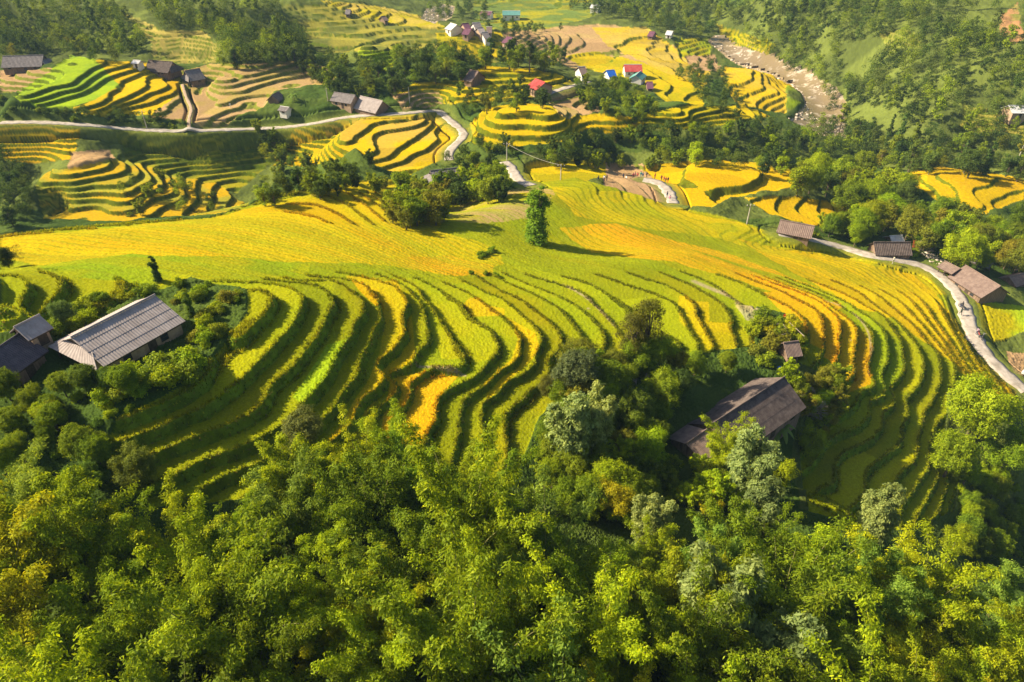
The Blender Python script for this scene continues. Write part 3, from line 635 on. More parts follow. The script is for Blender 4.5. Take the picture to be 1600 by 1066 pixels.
def plant(kind, x, y, s=1.0, col=(.1,.2,.02), label=None, cat=None, group=None, dz=-.15, rz=None, sz=None, z=None):
    root = PR[kind]
    o = root if kind not in USED else copy_tree(root)
    USED.setdefault(kind, 0); USED[kind] += 1
    zz = float(ground_z(np.array([x]), np.array([y]))[0])+dz if z is None else z
    o.location = (x, y, zz); o.rotation_euler = (0, 0, random.random()*2*pi if rz is None else rz); o.scale = (s, s, (sz or s))
    j = random.gauss(0, .10); jr = random.gauss(0, .06)
    c = (max(.01, col[0]*(1+j+jr)), max(.01, col[1]*(1+j)), max(.004, col[2]*(1+j-jr)), 1)
    for ch in o.children:
        if ch.name.split('.')[0] in ('foliage', 'crown', 'leaf_blades'): ch.color = c
    for key_ in ('label', 'category', 'group'):
        if key_ in o: del o[key_]
    tag(o, label, cat, group); PLACED.append((x, y))
    return o
def place_px(kind, u, v, s, col, label, cat="tree", group=None, off=0.0, **kw):
    h = hit(u, v, off)
    return plant(kind, h[0], h[1], s, col, label, cat, group, **kw)
ROADXY = np.concatenate([p[:, :2] for n_, _, p, _ in ROADP if n_ == 'road'])
HOUSEXY = []
def place_words(objs):
    n = len(objs); nr = 2 if n < 30 else (3 if n < 90 else 4); ncol = min(9, max(3, n//(nr*2)))
    rows = {2: ['back row', 'front row'], 3: ['back row', 'middle row', 'front row'], 4: ['hindmost row', 'upper middle row', 'lower middle row', 'front row']}[nr]
    cols = {3: ['left', 'middle', 'right'], 4: ['far left', 'left', 'right', 'far right'], 5: ['far left', 'left', 'middle', 'right', 'far right'], 6: ['leftmost', 'far left', 'left', 'right', 'far right', 'rightmost'], 7: ['leftmost', 'far left', 'left', 'middle', 'right', 'far right', 'rightmost'],
            8: ['leftmost', 'far left', 'left', 'centre left', 'centre right', 'right', 'far right', 'rightmost'], 9: ['leftmost', 'far left', 'left', 'centre left', 'middle', 'centre right', 'right', 'far right', 'rightmost']}[ncol]
    objs = list(objs); byv = sorted(objs, key=lambda q: q[1])
    for a in range(nr):
        row = sorted(byv[a*n//nr:(a+1)*n//nr], key=lambda q: q[0])
        for i_, (u, v, o) in enumerate(row): o['label'] = o['label']+", "+rows[a]+", "+cols[min(ncol-1, i_*ncol//len(row))]
    size_words([q[2] for q in objs])
def size_words(o_list):
    by = {}
    for o in o_list: by.setdefault(o['label'], []).append(o)
    words = {2: ['smaller', 'larger'], 3: ['smallest', 'middle sized', 'largest'], 4: ['smallest', 'second smallest', 'second largest', 'largest']}
    for lb, l in by.items():
        if len(l) in words:
            for w_, o in zip(words[len(l)], sorted(l, key=lambda q: q.scale[0])): o['label'] = w_+" "+lb
def forest(poly, kinds, spacing, n, off, srange, cols, labels, cat, group, seed=1, rowmax=None):
    r = random.Random(seed); us = [p[0] for p in poly]; vs = [p[1] for p in poly]; mine = []; objs = []; tries = 0
    while len(mine) < n and tries < n*14:
        tries += 1; u = r.uniform(min(us), max(us)); v = r.uniform(min(vs), max(vs)); ins = False; x0, y0 = poly[-1]
        for x1, y1 in poly:
            if (y1 > v) != (y0 > v) and u < (x0-x1)*(v-y1)/(y0-y1)+x1: ins = not ins
            x0, y0 = x1, y1
        if not ins: continue
        s = r.uniform(*srange); h = hit(u, v, off*s)
        if not h: continue
        x, y = h[0], h[1]
        if any((x-a)**2+(y-b)**2 < (spacing*s)**2 for a, b in mine): continue
        if ((ROADXY[:, 0]-x)**2+(ROADXY[:, 1]-y)**2).min() < 4.5: continue
        if any((x-a)**2+(y-b)**2 < rr*rr for a, b, rr in HOUSEXY): continue
        i = r.randrange(len(cols)); mine.append((x, y))
        o = plant(r.choice(kinds), x, y, s, cols[i], labels[i] if isinstance(labels, (list, tuple)) else labels, cat, group); objs.append((u, v, o))
    if len(objs) > 3: place_words(objs)
    return mine
# ------------------------------------------------------------------ lanes and river
M['concrete'] = noisy("concrete_lane", (.30,.26,.21), (.54,.48,.42), .8, .9, .2)
M['earthpath'] = noisy("earth_path", (.34,.24,.15), (.48,.36,.25), 1.5, .95, .3)
def ribbon(name, p, hw, mt, label=None):
    n = len(p); d = np.gradient(p[:, :2], axis=0); d /= np.linalg.norm(d, axis=1, keepdims=True)+1e-9
    s = np.stack([-d[:, 1], d[:, 0]], 1); V = []; F = []
    jr = 1+.10*np.sin(np.arange(n)*1.7)+.08*np.sin(np.arange(n)*.61)+.06*np.random.default_rng(5).normal(size=n)
    prof = [(-1.0, -.35), (-1.0, .10), (-.5, .13), (0, .14), (.5, .13), (1.0, .10), (1.0, -.35)]
    zc = ground_z(p[:, 0], p[:, 1]); zl = np.stack([ground_z(p[:, 0]+s[:, 0]*hw*a, p[:, 1]+s[:, 1]*hw*a) for a in (-1, 1)]+[zc], 0).max(0)
    for _ in range(4): zl[1:-1] = np.maximum(zl[1:-1], (zl[:-2]+2*zl[1:-1]+zl[2:])/4)
    for i in range(n):
        for a, h_ in prof: V.append((p[i, 0]+s[i, 0]*hw*a*jr[i], p[i, 1]+s[i, 1]*hw*a*jr[i], zl[i]+h_-.04))
    k_ = len(prof)
    for i in range(n-1):
        for j in range(k_-1): F.append((i*k_+j, (i+1)*k_+j, (i+1)*k_+j+1, i*k_+j+1))
    me = bpy.data.meshes.new(name); me.from_pydata(V, [], F); me.update()
    me.polygons.foreach_set("use_smooth", np.ones(len(F), bool))
    o = link(name, me, mt); o['kind'] = 'structure'; return o
for nm, hw, p, lab in ROADP:
  if lab != 'pale': ribbon(nm, p, hw, M['concrete'] if nm == 'road' else M['earthpath'])
m, t, b = mat("river_water", .12, (.16,.13,.08), .5)
n_ = t.nodes.new("ShaderNodeTexNoise"); n_.inputs["Scale"].default_value = .22; n_.inputs["Detail"].default_value = 7; n_.inputs["Roughness"].default_value = .7
r_ = t.nodes.new("ShaderNodeValToRGB"); r_.color_ramp.elements[0].position = .52; r_.color_ramp.elements[0].color = (.24,.18,.10,1); r_.color_ramp.elements[1].position = .66; r_.color_ramp.elements[1].color = (.55,.47,.37,1)
tc_ = t.nodes.new("ShaderNodeTexCoord"); bp_ = t.nodes.new("ShaderNodeBump"); bp_.inputs["Distance"].default_value = .3; bp_.inputs["Strength"].default_value = .7
t.links.new(tc_.outputs["Object"], n_.inputs["Vector"]); t.links.new(n_.outputs["Fac"], r_.inputs[0]); t.links.new(r_.outputs[0], b.inputs["Base Color"]); t.links.new(n_.outputs["Fac"], bp_.inputs["Height"]); t.links.new(bp_.outputs[0], b.inputs["Normal"])
M['water'] = m
def water_sheet(sl, ins):
    r0, r1 = sl[0].start, sl[0].stop; c0, c1 = sl[1].start, sl[1].stop
    rows = np.arange(r0, r1, 2); cols = np.arange(c0, c1, 2); sub = ins[::2, ::2]
    gx, gy = X[np.ix_(rows, cols)], Y[np.ix_(rows, cols)]; zz = blur(ZB[np.ix_(rows, cols)], 6)-.55
    idx = np.arange(gx.size).reshape(gx.shape); q = np.stack([idx[:-1, :-1], idx[:-1, 1:], idx[1:, 1:], idx[1:, :-1]], -1)[:, :, ::-1]
    mk = sub[:q.shape[0], :q.shape[1]]; F = q[mk]; V = np.stack([gx, gy, zz], -1).reshape(-1, 3); used, inv = np.unique(F, return_inverse=True)
    o = link("water", mesh_np("water", V[used], inv.reshape(-1, 4)), M['water']); o['kind'] = 'structure'; return o
water_sheet(rsl, rins); water_sheet(rsl2, rins2)
def ico(r, sub=1):
    import bmesh
    bm = bmesh.new(); bmesh.ops.create_icosphere(bm, subdivisions=sub, radius=1); V = np.array([v.co[:] for v in bm.verts]); F = np.array([[v.index for v in f.verts] for f in bm.faces]); bm.free(); return V, F
IV, IF = ico(1)
M['rock'] = noisy("river_stone", (.42,.34,.26), (.64,.55,.46), 1.5, .9, .4)
def rocks(name, cs, smin, smax, seed, zoff=0.0):
    r = np.random.default_rng(seed); Vs = []; Fs = []
    for i, (x, y) in enumerate(cs):
        s = smin+(smax-smin)*r.random()**3; z = float(ground_z(np.array([x]), np.array([y]))[0])+zoff
        V = IV*(1+.25*r.normal(size=(len(IV), 1)).clip(-1, 1))*s*np.array([1+.4*r.random(), 1, .55]); a = r.random()*6.28
        V = V @ np.array([[math.cos(a), -math.sin(a), 0], [math.sin(a), math.cos(a), 0], [0, 0, 1]])+np.array([x, y, z+s*.15])
        Fs.append(IF+len(IV)*i); Vs.append(V)
    return link(name, mesh_np(name, np.concatenate(Vs), np.concatenate(Fs)), M['rock'])
def pts_in(sl, ins, n, seed):
    r = np.random.default_rng(seed); ii, jj = np.nonzero(ins); p = r.integers(0, len(ii), n)
    return [(float(X[sl][ii[q], jj[q]]), float(Y[sl][ii[q], jj[q]])) for q in p]
o = rocks("river_boulders", pts_in(rsl, rins, 900, 3)+pts_in(rsl2, rins2, 400, 5), .15, 1.0, 4); tag(o, "pale boulders strewn along the river bed and its banks", "boulders", kind='stuff')
# ------------------------------------------------------------------ houses
def tile_mat(name, c1, c2, sc=1.2):
    m = noisy(name, c1, c2, sc, .9, .25, spec=.15); return m
M['fibro'] = tile_mat("weathered_fibro_cement", (.31,.265,.25), (.44,.385,.37), 1.1)
M['darktile'] = tile_mat("dark_roof_tiles", (.085,.065,.06), (.17,.135,.12), 1.6)
M['browntile'] = tile_mat("brown_roof_tiles", (.17,.12,.105), (.27,.20,.17), 1.3)
M['greytile'] = tile_mat("grey_roof_tiles", (.17,.15,.15), (.28,.25,.245), 1.3)
M['shedroof'] = tile_mat("dark_tin", (.08,.07,.085), (.15,.125,.14), 1.6)
M['redtin'] = tile_mat("red_tin", (.38,.05,.05), (.50,.11,.10), .8); M['bluetin'] = tile_mat("blue_tin", (.01,.09,.45), (.03,.15,.55), .8)
M['tealtin'] = tile_mat("teal_tin", (.09,.26,.24), (.16,.34,.31), .8); M['whitetin'] = tile_mat("pale_tin", (.5,.5,.52), (.68,.68,.7), .8); M['purple'] = tile_mat("plum_tin", (.14,.06,.10), (.22,.10,.14), .8)
M['plank'] = noisy("plank_wall", (.15,.10,.07), (.30,.21,.15), 3, .9, .5, (1,1,.15)); M['mud'] = noisy("earth_wall", (.34,.23,.15), (.48,.35,.25), 2.2, .95, .4); M['white'] = noisy("whitewash", (.62,.60,.56), (.78,.76,.72), 2, .9, .1)
M['darkwood'] = noisy("dark_wood", (.05,.035,.025), (.11,.08,.055), 4, .8, .3); M['glass'] = mat("window_glass", .15, (.03,.04,.05), .6)[0]; M['stone'] = noisy("stone_base", (.20,.17,.14), (.34,.30,.25), 2.5, .95, .6)
LIFT = {'darktile': .02, 'browntile': .02}
def slope_sheet(mb, a, b, c, d, wave, amp, th=.06, over=None):
    """corrugated sheet: a,b = upper edge ends, d,c = lower edge ends (a above d, b above c)"""
    a, b, c, d = map(Vector, (a, b, c, d)); L_ = (b-a).length; n = max(2, int(L_/wave*6)); nn = ((b-a).cross(d-a)).normalized()
    if nn.z < 0: nn = -nn
    base = len(mb.v)
    for i in range(n+1):
        f = i/n; h_ = amp*(math.sin(f*L_/wave*2*pi)); u = a.lerp(b, f); l = d.lerp(c, f)
        mid = u.lerp(l, .5)+nn*(h_+.0); mb.v += [tuple(u+nn*h_), tuple(mid), tuple(l+nn*h_), tuple(u+nn*(h_-th)), tuple(mid-nn*th), tuple(l+nn*(h_-th))]
    for i in range(n):
        p = base+i*6; q = p+6
        for x_, y_ in ((0, 1), (1, 2)): mb.f.append((p+x_, p+y_, q+y_, q+x_)); mb.f.append((p+x_+3, q+x_+3, q+y_+3, p+y_+3))
        mb.f.append((p+2, p+5, q+5, q+2)); mb.f.append((p, q, q+3, p+3))
    for p in (base, base+n*6):
        mb.f.append((p, p+3, p+4, p+1)); mb.f.append((p+1, p+4, p+5, p+2))
def house(A, B, W, hw, rise, roof, wall, label, cat="house", near=False, skirt=(0, 0), over=.45, open_=False, wave=None, group=None, laps=0, base=1.6, name="farmhouse", doorside=-1, sink=.1):
    if not near and not open_ and wall == 'plank': hw = hw-1.1; rise = rise*1.2; W = W*1.15
    hg = hit((A[0]+B[0])/2, (A[1]+B[1])/2, hw+rise-sink); zr = hg[2]+hw+rise-sink; zg = hg[2]
    a = at_z(A[0], A[1], zr); b = at_z(B[0], B[1], zr); cx, cy = (a[0]+b[0])/2, (a[1]+b[1])/2
    L_ = math.hypot(b[0]-a[0], b[1]-a[1]); yaw = math.atan2(b[1]-a[1], b[0]-a[0]); HOUSEXY.append((cx, cy, max(L_, W)*.62))
    root = empty(name, (cx, cy, zg-sink), yaw); tag(root, label, cat, group)
    wl = L_-2*over; wave = wave or ((.30 if roof == 'fibro' else .22) if near else .4); amp = (.016 if roof == 'fibro' else .02) if near else .03
    hl = W/2+over*.7; ez = hw-.7*over*rise/(W/2)
    wallb = MB(); th = .12
    # walls with a gable at each end
    x0, x1 = -wl/2, wl/2; y0, y1 = -W/2+.1, W/2-.1
    if open_:
        for x_ in (x0+.1, 0, x1-.1):
            for y_ in (y0, y1): MB().box((x_, y_, hw/2-base/2), (.16, .16, hw+base)).build("post", M['darkwood'], root)
        wallb.box((0, y1-.3, hw*.4), (wl, .1, hw*.8))
    else:
        for y_ in (y0, y1): wallb.box((0, y_, (hw-.06-base)/2), (wl, th, hw+base-.06))
        for x_, sg in ((x0, -1), (x1, 1)):
            v0 = len(wallb.v); zz = hw-.06
            for dx in (0, -sg*th): wallb.v += [(x_+dx, y0+.07, -base), (x_+dx, y1-.07, -base), (x_+dx, y1-.07, zz), (x_+dx, 0, hw+rise*.93-.1), (x_+dx, y0+.07, zz)]
            wallb.f += [tuple(v0+i for i in range(5)), tuple(v0+5+i for i in range(5))[::-1]]
            for i in range(5): j = (i+1) % 5; wallb.f.append((v0+i, v0+5+i, v0+5+j, v0+j))
    wo = wallb.build("wall", M[wall], root)
    if not open_:
        nw = max(1, int(wl/3.2))
        for s_ in (doorside,):
            yy = (y0-.075) if s_ < 0 else (y1+.075)
            d_ = MB().box((wl*.08, yy, hw*.42), (.95, .05, hw*.80)).build("door", M['darkwood'], root)
            for i in range(nw):
                wx = -wl/2+wl*(i+.5)/nw
                if abs(wx-wl*.08) < 1.1: continue
                f_ = MB(); f_.box((wx, yy, hw*.6), (.9, .05, .06)); f_.box((wx, yy, hw*.6-.4), (.9, .05, .06)); f_.box((wx, yy, hw*.6+.4), (.9, .05, .06)); f_.box((wx-.42, yy, hw*.6), (.06, .05, .74)); f_.box((wx+.42, yy, hw*.6), (.06, .05, .74))
                fr = f_.build("window", M['darkwood'], root); MB().box((wx, yy+.004*s_, hw*.6), (.78, .02, .7)).build("pane", M['glass'], fr)
    rb_ = MB()
    nl = laps or 1
    for sg in (-1, 1):
        for q in range(nl):
            f0, f1 = q/nl, (q+1)/nl+(.012 if q < nl-1 else 0); lift = LIFT.get(roof, .035)*(nl-1-q)
            zA = lambda f_: hw+rise+(ez-hw-rise)*f_+lift
            slope_sheet(rb_, (-L_/2, sg*hl*f0, zA(f0)), (L_/2, sg*hl*f0, zA(f0)), (L_/2, sg*hl*f1, zA(f1)), (-L_/2, sg*hl*f1, zA(f1)), wave, amp)
    ro = rb_.build("roof", M[roof], root)
    MB().tube([(-L_/2-.02, 0, hw+rise+.05+.06*(nl-1)), (L_/2+.02, 0, hw+rise+.05+.06*(nl-1))], .11 if near else .14, 6).build("ridge_cap", M['white'] if wall == 'white' else M[roof], ro)
    for sg, sk in ((-1, skirt[0]), (1, skirt[1])):
        if sk:
            s_ = MB(); xe = sg*L_/2-sg*over*.6; zt_ = hw+rise*.45; yt = hl*.58
            slope_sheet(s_, (xe, -yt, zt_), (xe, yt, zt_), (xe+sg*sk, hl, ez-.12), (xe+sg*sk, -hl, ez-.12), wave, amp)
            s_.build("lean_to_roof", M[roof], root)
            for y_ in (-hl*.8, hl*.8): s_2 = MB().box((xe+sg*(sk-.35), y_, (ez-.45-base)/2), (.14, .14, ez-.2+base)).build("post", M['darkwood'], root)
    for sg in (-1, 1): MB().box((0, sg*(hl-.06), ez-.12), (L_-.1, .05, .14)).build("fascia", M['darkwood'], root)
    return root
hbig = house((112,530), (243,463), 7.8, 2.1, 1.7, 'fibro', 'mud', "large farmhouse with long corrugated grey roof on the left knoll", near=True, skirt=(1.0, 0), laps=4, doorside=-1)
house((-40,570), (33,521), 4.6, 2.2, 1.5, 'shedroof', 'plank', "dark roofed shed at the left edge beside the banana plant", "shed", near=True, name="shed", laps=2)
house((22,512), (62,492), 2.6, 1.7, .9, 'fibro', 'mud', "small outbuilding overgrown by creepers left of the large grey roof", "shed", near=True, name="shed")
house((1112,664), (1226,590), 7.4, 2.2, 2.4, 'darktile', 'plank', "dark tiled farmhouse with one sunlit roof slope sunk in the trees of the hollow", near=True, laps=3)
house((1072,694), (1104,672), 5.0, 2.0, .9, 'browntile', 'plank', "low tiled annex at the near end of the dark tiled farmhouse", "shed", near=True, name="shed", laps=2)
house((1224,536), (1248,533), 3.0, 1.8, 1.2, 'browntile', 'plank', "tiny thatched hut above the dark tiled farmhouse beside the orange rice", "hut", near=True, name="hut")
house((1508,415), (1563,448), 7.0, 1.9, 2.1, 'browntile', 'plank', "broad brown roofed farmhouse beside the lane bend on the right", near=True, laps=3)
house((1476,408), (1500,420), 3.6, 1.9, .8, 'browntile', 'plank', "low open shed next to the rubble by the lane", "shed", open_=True, name="shed")
house((1520,400), (1552,412), 2.6, 1.8, .7, 'greytile', 'plank', "log shed with flat grey roof behind the broad brown roof", "shed", open_=True, name="shed")
house((1577,433), (1602,426), 3.4, 1.8, 1.0, 'browntile', 'plank', "small hut at the right edge behind the broad brown roof", "hut", name="hut")
house((1219,344), (1273,354), 3.9, 2.1, 1.5, 'browntile', 'plank', "brown roofed house where the lane starts below the yellow field", laps=2)
house((1365,379), (1423,379), 3.9, 2.1, 1.5, 'darktile', 'plank', "dark roofed house above the lane in front of the big trees", laps=2)
house((1390,369), (1410,368), 3.6, 2.0, 1.0, 'whitetin', 'plank', "small pale roofed shed behind the dark roofed house by the lane", "shed", name="shed")
house((672,267), (716,262), 6.6, 2.2, 2.3, 'greytile', 'plank', "hipped grey farmhouse where the winding lane ends", skirt=(2.2, 1.2))
house((4,88), (68,86), 6.5, 2.2, 2.2, 'greytile', 'plank', "long grey roofed farmhouse above the bright green terraces at the left edge", skirt=(0, 2))
house((232,94), (270,97), 6.0, 2.2, 2.2, 'darktile', 'plank', "dark roofed farmhouse behind the golden terraces", skirt=(0, 1.5))
house((208,94), (220,95), 2.6, 1.8, .6, 'whitetin', 'white', "little white roofed shed left of the dark roofed farmhouse", "shed", name="shed")
house((288,111), (312,107), 6.0, 2.2, 2.2, 'greytile', 'plank', "open fronted farmhouse right of the dark roofed one above the stubble steps", skirt=(1, 1))
house((522,144), (555,149), 5.0, 2.2, 1.8, 'greytile', 'mud', "left of two neighbouring grey roofed houses above the lane")
house((563,150), (598,158), 6.0, 1.8, 2.3, 'fibro', 'plank', "right of two neighbouring grey roofed houses above the lane")
house((424,149), (436,143), 3.4, 1.8, 1.3, 'browntile', 'plank', "small brown hut at the end of the stubble terraces", "hut", name="hut")
house((438,166), (452,168), 3.0, .9, .7, 'greytile', 'white', "tiny pale walled hut on the bank above the left lane", "hut", name="hut")
house((836,123), (852,129), 6.5, 2.3, 1.8, 'redtin', 'mud', "faded red roofed house beside the pale lane")
house((734,109), (748,112), 6.0, 2.2, 2.0, 'browntile', 'plank', "brown roofed hut between dark trees and the yellow field", "hut", name="hut")
house((975,101), (1003,101), 7.0, 2.6, 1.9, 'redtin', 'white', "long bright red roofed house in the valley", over=.3)
house((947,110), (960,109), 5.5, 2.4, 1.6, 'bluetin', 'white', "blue roofed house left of the bright red roof")
house((993,118), (1001,111), 5.0, 2.2, 1.4, 'tealtin', 'white', "small teal roofed house right below the bright red roof")
house((1010,128), (1020,128), 5.0, 2.0, 1.4, 'purple', 'plank', "plum roofed hut below the teal roof", "hut", name="hut")
house((903,105), (914,104), 6.0, 2.2, 1.8, 'browntile', 'white', "pale walled brown roofed house left of the blue roof")
house((785,17), (813,17), 8.0, 3.0, 1.6, 'tealtin', 'white', "long teal roofed white building on the valley meadow", "building", over=.3)
house((752,17), (769,18), 6.0, 2.2, 1.4, 'purple', 'white', "low plum roofed house left of the teal roofed building")
for i_, (a_, b_, rf_, lb_) in enumerate([((738,36),(750,35),'greytile',"larger grey roofed house in the village by the river"),((722,37),(732,36),'purple',"reddish roofed house left of the larger grey roof in the village"),((704,36),(714,39),'whitetin',"pale roofed house at the left end of the village by the river"),
    ((745,44),(755,43),'fibro',"pale grey roofed house in the middle of the village by the river"),((760,42),(769,42),'browntile',"tan roofed house at the right end of the village by the river"),((726,44),(737,45),'purple',"plum roofed house at the lower left of the village by the river"),((752,51),(762,50),'greytile',"grey roofed house at the lower right of the village by the river"),((792,57),(801,59),'purple',"small dark roofed house right below the village")]):
    house(a_, b_, 6.5, 1.8, 1.9, rf_, 'mud' if i_ % 2 else 'white', lb_, group=None)
house((924,7), (938,8), 6.0, 2.4, 1.4, 'whitetin', 'white', "white roofed house at the top edge among the meadows")
house((540,15), (548,15), 5.0, 2.0, 1.2, 'greytile', 'plank', "grey roofed hut on the far terraced slope", "hut", name="hut")
house((595,26), (602,25), 4.5, 2.0, 1.2, 'browntile', 'plank', "brown hut among shrubs on the far terraced slope", "hut", name="hut")
house((1576,165), (1602,165), 6.0, 2.4, 1.5, 'whitetin', 'mud', "pale roofed house on the far bank at the right edge")
house((1042,48), (1052,49), 5.0, 2.2, 1.4, 'whitetin', 'white', "white roofed house beside the trees beyond the brown fields")
house((1015,49), (1024,50), 5.0, 2.2, 1.4, 'purple', 'plank', "plum roofed house left of the white one beyond the brown fields")
BG = (.30,.40,.005); BY = (.38,.43,.005); BD = (.19,.28,.007); GG = (.27,.34,.10); DK = (.075,.125,.02); MID = (.23,.31,.012); OLV = (.25,.26,.018)
# --- the thicket in front
FG = [(-60,720),(60,770),(160,815),(250,825),(350,790),(430,740),(500,700),(560,690),(640,680),(700,700),(760,760),(830,800),(900,860),(1000,860),(1080,800),(1150,790),(1250,830),(1330,850),(1440,880),(1600,900),(1680,900),(1680,1250),(90,1250),(95,990),(40,930),(-60,900)]
forest(FG, ['bam0','bam1','bam2','bam3'], 3.5, 130, 8.5, (.72,1.35), [BG, BY, BG, BD, BD, (.20,.30,.03)], ["bright green feathery bamboo in the foreground thicket","yellow green drooping bamboo in the foreground thicket","bright green feathery bamboo in the foreground thicket","darker green bamboo in the foreground thicket","darker green bamboo in the foreground thicket","bluish green bamboo in the foreground thicket"], "bamboo", "bamboo clumps of the foreground thicket", 11)
def gb(kind, u, v, s, col, label, cat="bamboo", group=None, off=7.0, **kw): return place_px(kind, u, v, s, col, label, cat, group, off, **kw)
# distinct clumps of the thicket
gb('gbam0', 1130, 930, 1.15, GG, "tall blue green weeping bamboo, nearest one at the bottom of the photo", off=9)
gb('gbam1', 1230, 1010, 1.05, GG, "blue green weeping bamboo at the bottom edge right of the tallest one", off=8)
gb('gbam1', 890, 660, 1.0, GG, "blue green weeping bamboo left of the dark tiled farmhouse", off=7)
gb('gbam0', 930, 640, .85, GG, "slimmer blue green bamboo just right of its weeping neighbour by the dark tiled farmhouse", off=7)
gb('gbam0', 1175, 720, .95, GG, "blue green weeping bamboo in front of the dark tiled farmhouse", off=7)
gb('gbam1', 1200, 790, .8, GG, "small blue green bamboo below the one in front of the dark tiled farmhouse", off=6)
gb('gbam0', 1020, 800, .7, GG, "blue green bamboo tuft right of the yellow leaved tree", off=6)
gb('gbam1', 1385, 790, .75, GG, "pale blue green bamboo below the lower right terraces", off=6)
gb('bam1', 1140, 670, .8, BG, "bright green bamboo plume in front of the dark tiled roof", off=7)
gb('bam2', 600, 640, .75, BG, "upright bright green bamboo plume before the orange rice plot", off=8)
gb('bam0', 440, 690, .9, BG, "bright green bamboo clump reaching highest into the left terraces", off=8)
place_px('tree0', 465, 645, .62, (.19,.22,.05), "broadleaved tree with pale olive leaves in front of the left terraces", off=5)
place_px('tree1', 200, 705, .5, (.20,.25,.03), "small round yellow green tree standing before the left terraces", off=4)
place_px('tree2', 960, 770, .62, (.50,.46,.01), "tree with yellow leaves in the thicket", off=4)
place_px('tree0', 900, 575, .85, (.15,.20,.075), "grey green broadleaved tree at the edge of the middle terraces", off=5)
place_px('tall', 1010, 520, .95, (.19,.21,.02), "tall thin tree with see through crown above the hollow", off=6)
place_px('tall', 985, 535, .75, (.16,.16,.02), "shorter thin tree left of the tall see through one", off=5)
place_px('tree2', 1060, 590, .55, (.09,.14,.02), "dark green tree between the thin tree and the dark tiled farmhouse", off=4)
place_px('tree1', 860, 590, .42, (.16,.17,.02), "small olive tree left of the grey green broadleaved tree", off=3)
place_px('tree1', 1528, 648, 1.3, (.30,.40,.008), "big bright green tree below the lane on the right", off=5)
place_px('tree0', 1495, 705, .95, (.28,.38,.008), "bright green tree left below the big one by the right terraces", off=5)
place_px('tree2', 1582, 700, .95, (.24,.34,.01), "bright green tree at the right edge below the lane", off=5)
place_px('tree1', 1270, 590, .42, OLV, "olive shrub like tree right of the dark tiled farmhouse", off=3)
place_px('tree0', 1140, 555, .42, MID, "low green tree below the yellow terrace above the hollow", off=3)
place_px('tree2', 1090, 560, .45, MID, "low green tree left of its twin below the yellow terrace", off=3)
forest([(870,640),(900,560),(960,540),(1060,560),(1170,560),(1175,575),(1050,650),(1035,720),(1000,800),(900,800),(840,740)], ['tree0','tree1','tree2','mbam0','bush0'], 2.1, 66, 3.5, (.4,.7), [MID, BG, OLV, BD, (.16,.24,.02)], "green tree crowded in the hollow left of the dark tiled farmhouse", "tree", "trees in the hollow", 21)
forest([(1180,480),(1240,500),(1260,540),(1240,570),(1180,560)], ['bush0','bush1','bush2'], 1.6, 22, 1, (.6,1.1), [BY, MID, OLV], "shrub on the rubble knoll above the dark tiled farmhouse", "shrub", "shrubs on the knoll", 22)
forest([(1230,580),(1320,590),(1320,640),(1260,720),(1200,760),(1200,700)], ['bush0','tree1','bush2','mbam1'], 1.9, 28, 2, (.4,.6), [OLV, MID, BG], "shrubby tree right of the dark tiled farmhouse", "tree", "shrubby trees right of the farmhouse", 23)
forest([(1480,720),(1600,700),(1600,860),(1500,860),(1440,860),(1500,800)], ['tree0','tree1','bush1','bush2'], 2.2, 44, 3, (.35,.6), [MID, BD, BG], "low green tree below the right terraces", "tree", "low trees below the right terraces", 24)
forest([(1020,720),(1110,735),(1130,800),(1040,810)], ['mbam0','mbam1','bush0','bush1'], 1.8, 16, 2, (.45,.75), [MID, BG, BY], "low bamboo tuft between the dark tiled farmhouse and the thicket", "bamboo", "tufts below the farmhouse", 36)
forest([(1280,348),(1360,350),(1352,380),(1300,366)], ['tree0','tree1','tree2','mbam0'], 2.6, 12, 3, (.5,.8), [MID, BG, BD], "green tree beside the lane between the two roofs", "tree", "trees between the lane roofs", 37)
forest([(1432,365),(1600,372),(1600,425),(1560,402),(1470,392)], ['tree0','tree1','tree2'], 3.0, 18, 3, (.6,1.0), [MID, OLV, BD, BG], "tall tree behind the broad brown roof", "tree", "trees behind the broad roof", 38)
forest([(0,600),(60,610),(200,600),(220,620),(180,660),(190,730),(140,790),(0,760)], ['tree0','tree1','bush0','bush1','bush2'], 1.7, 56, 1.8, (.26,.44), [BD, MID, (.13,.22,.02), BG], "leafy shrub below the large grey roofed farmhouse", "shrub", "shrubs below the large farmhouse", 25)
forest([(260,440),(300,440),(375,452),(370,485),(320,550),(290,580),(260,580),(300,540),(270,480)], ['bush0','bush1','bush2'], 1.3, 30, .6, (.35,.75), [MID, BD, OLV, BG], "leafy shrub right of the large grey roofed farmhouse", "shrub", "shrubs right of the large farmhouse", 26)
forest([(120,470),(230,440),(260,445),(200,470),(110,520),(80,520)], ['bush0','bush1','bush2'], 1.4, 17, .5, (.4,.7), [MID, BD, BG], "leafy shrub behind the large grey roofed farmhouse", "shrub", "shrubs behind the large farmhouse", 27)
forest([(170,595),(300,550),(310,580),(200,620),(150,620)], ['bush0','bush1'], 1.2, 16, .8, (.6,1.0), [BG, MID], "bright shrub under the eaves of the large grey roofed farmhouse", "shrub", "shrubs at the eaves", 28)
place_px('col', 247, 437, .34, (.06,.12,.02), "pillar shaped creeper covered stump behind the large grey roof", off=0)
place_px('col', 302, 500, .3, (.12,.2,.02), "short creeper covered stump right of the large grey roof", off=0)
place_px('tree0', 102, 500, .38, (.16,.24,.05), "round shrub with pale blossoms between the sheds and the large grey roof", "shrub", off=1)
place_px('tree2', 14, 418, .34, (.06,.10,.02), "dark round tree at the left edge on the near crest", off=0)
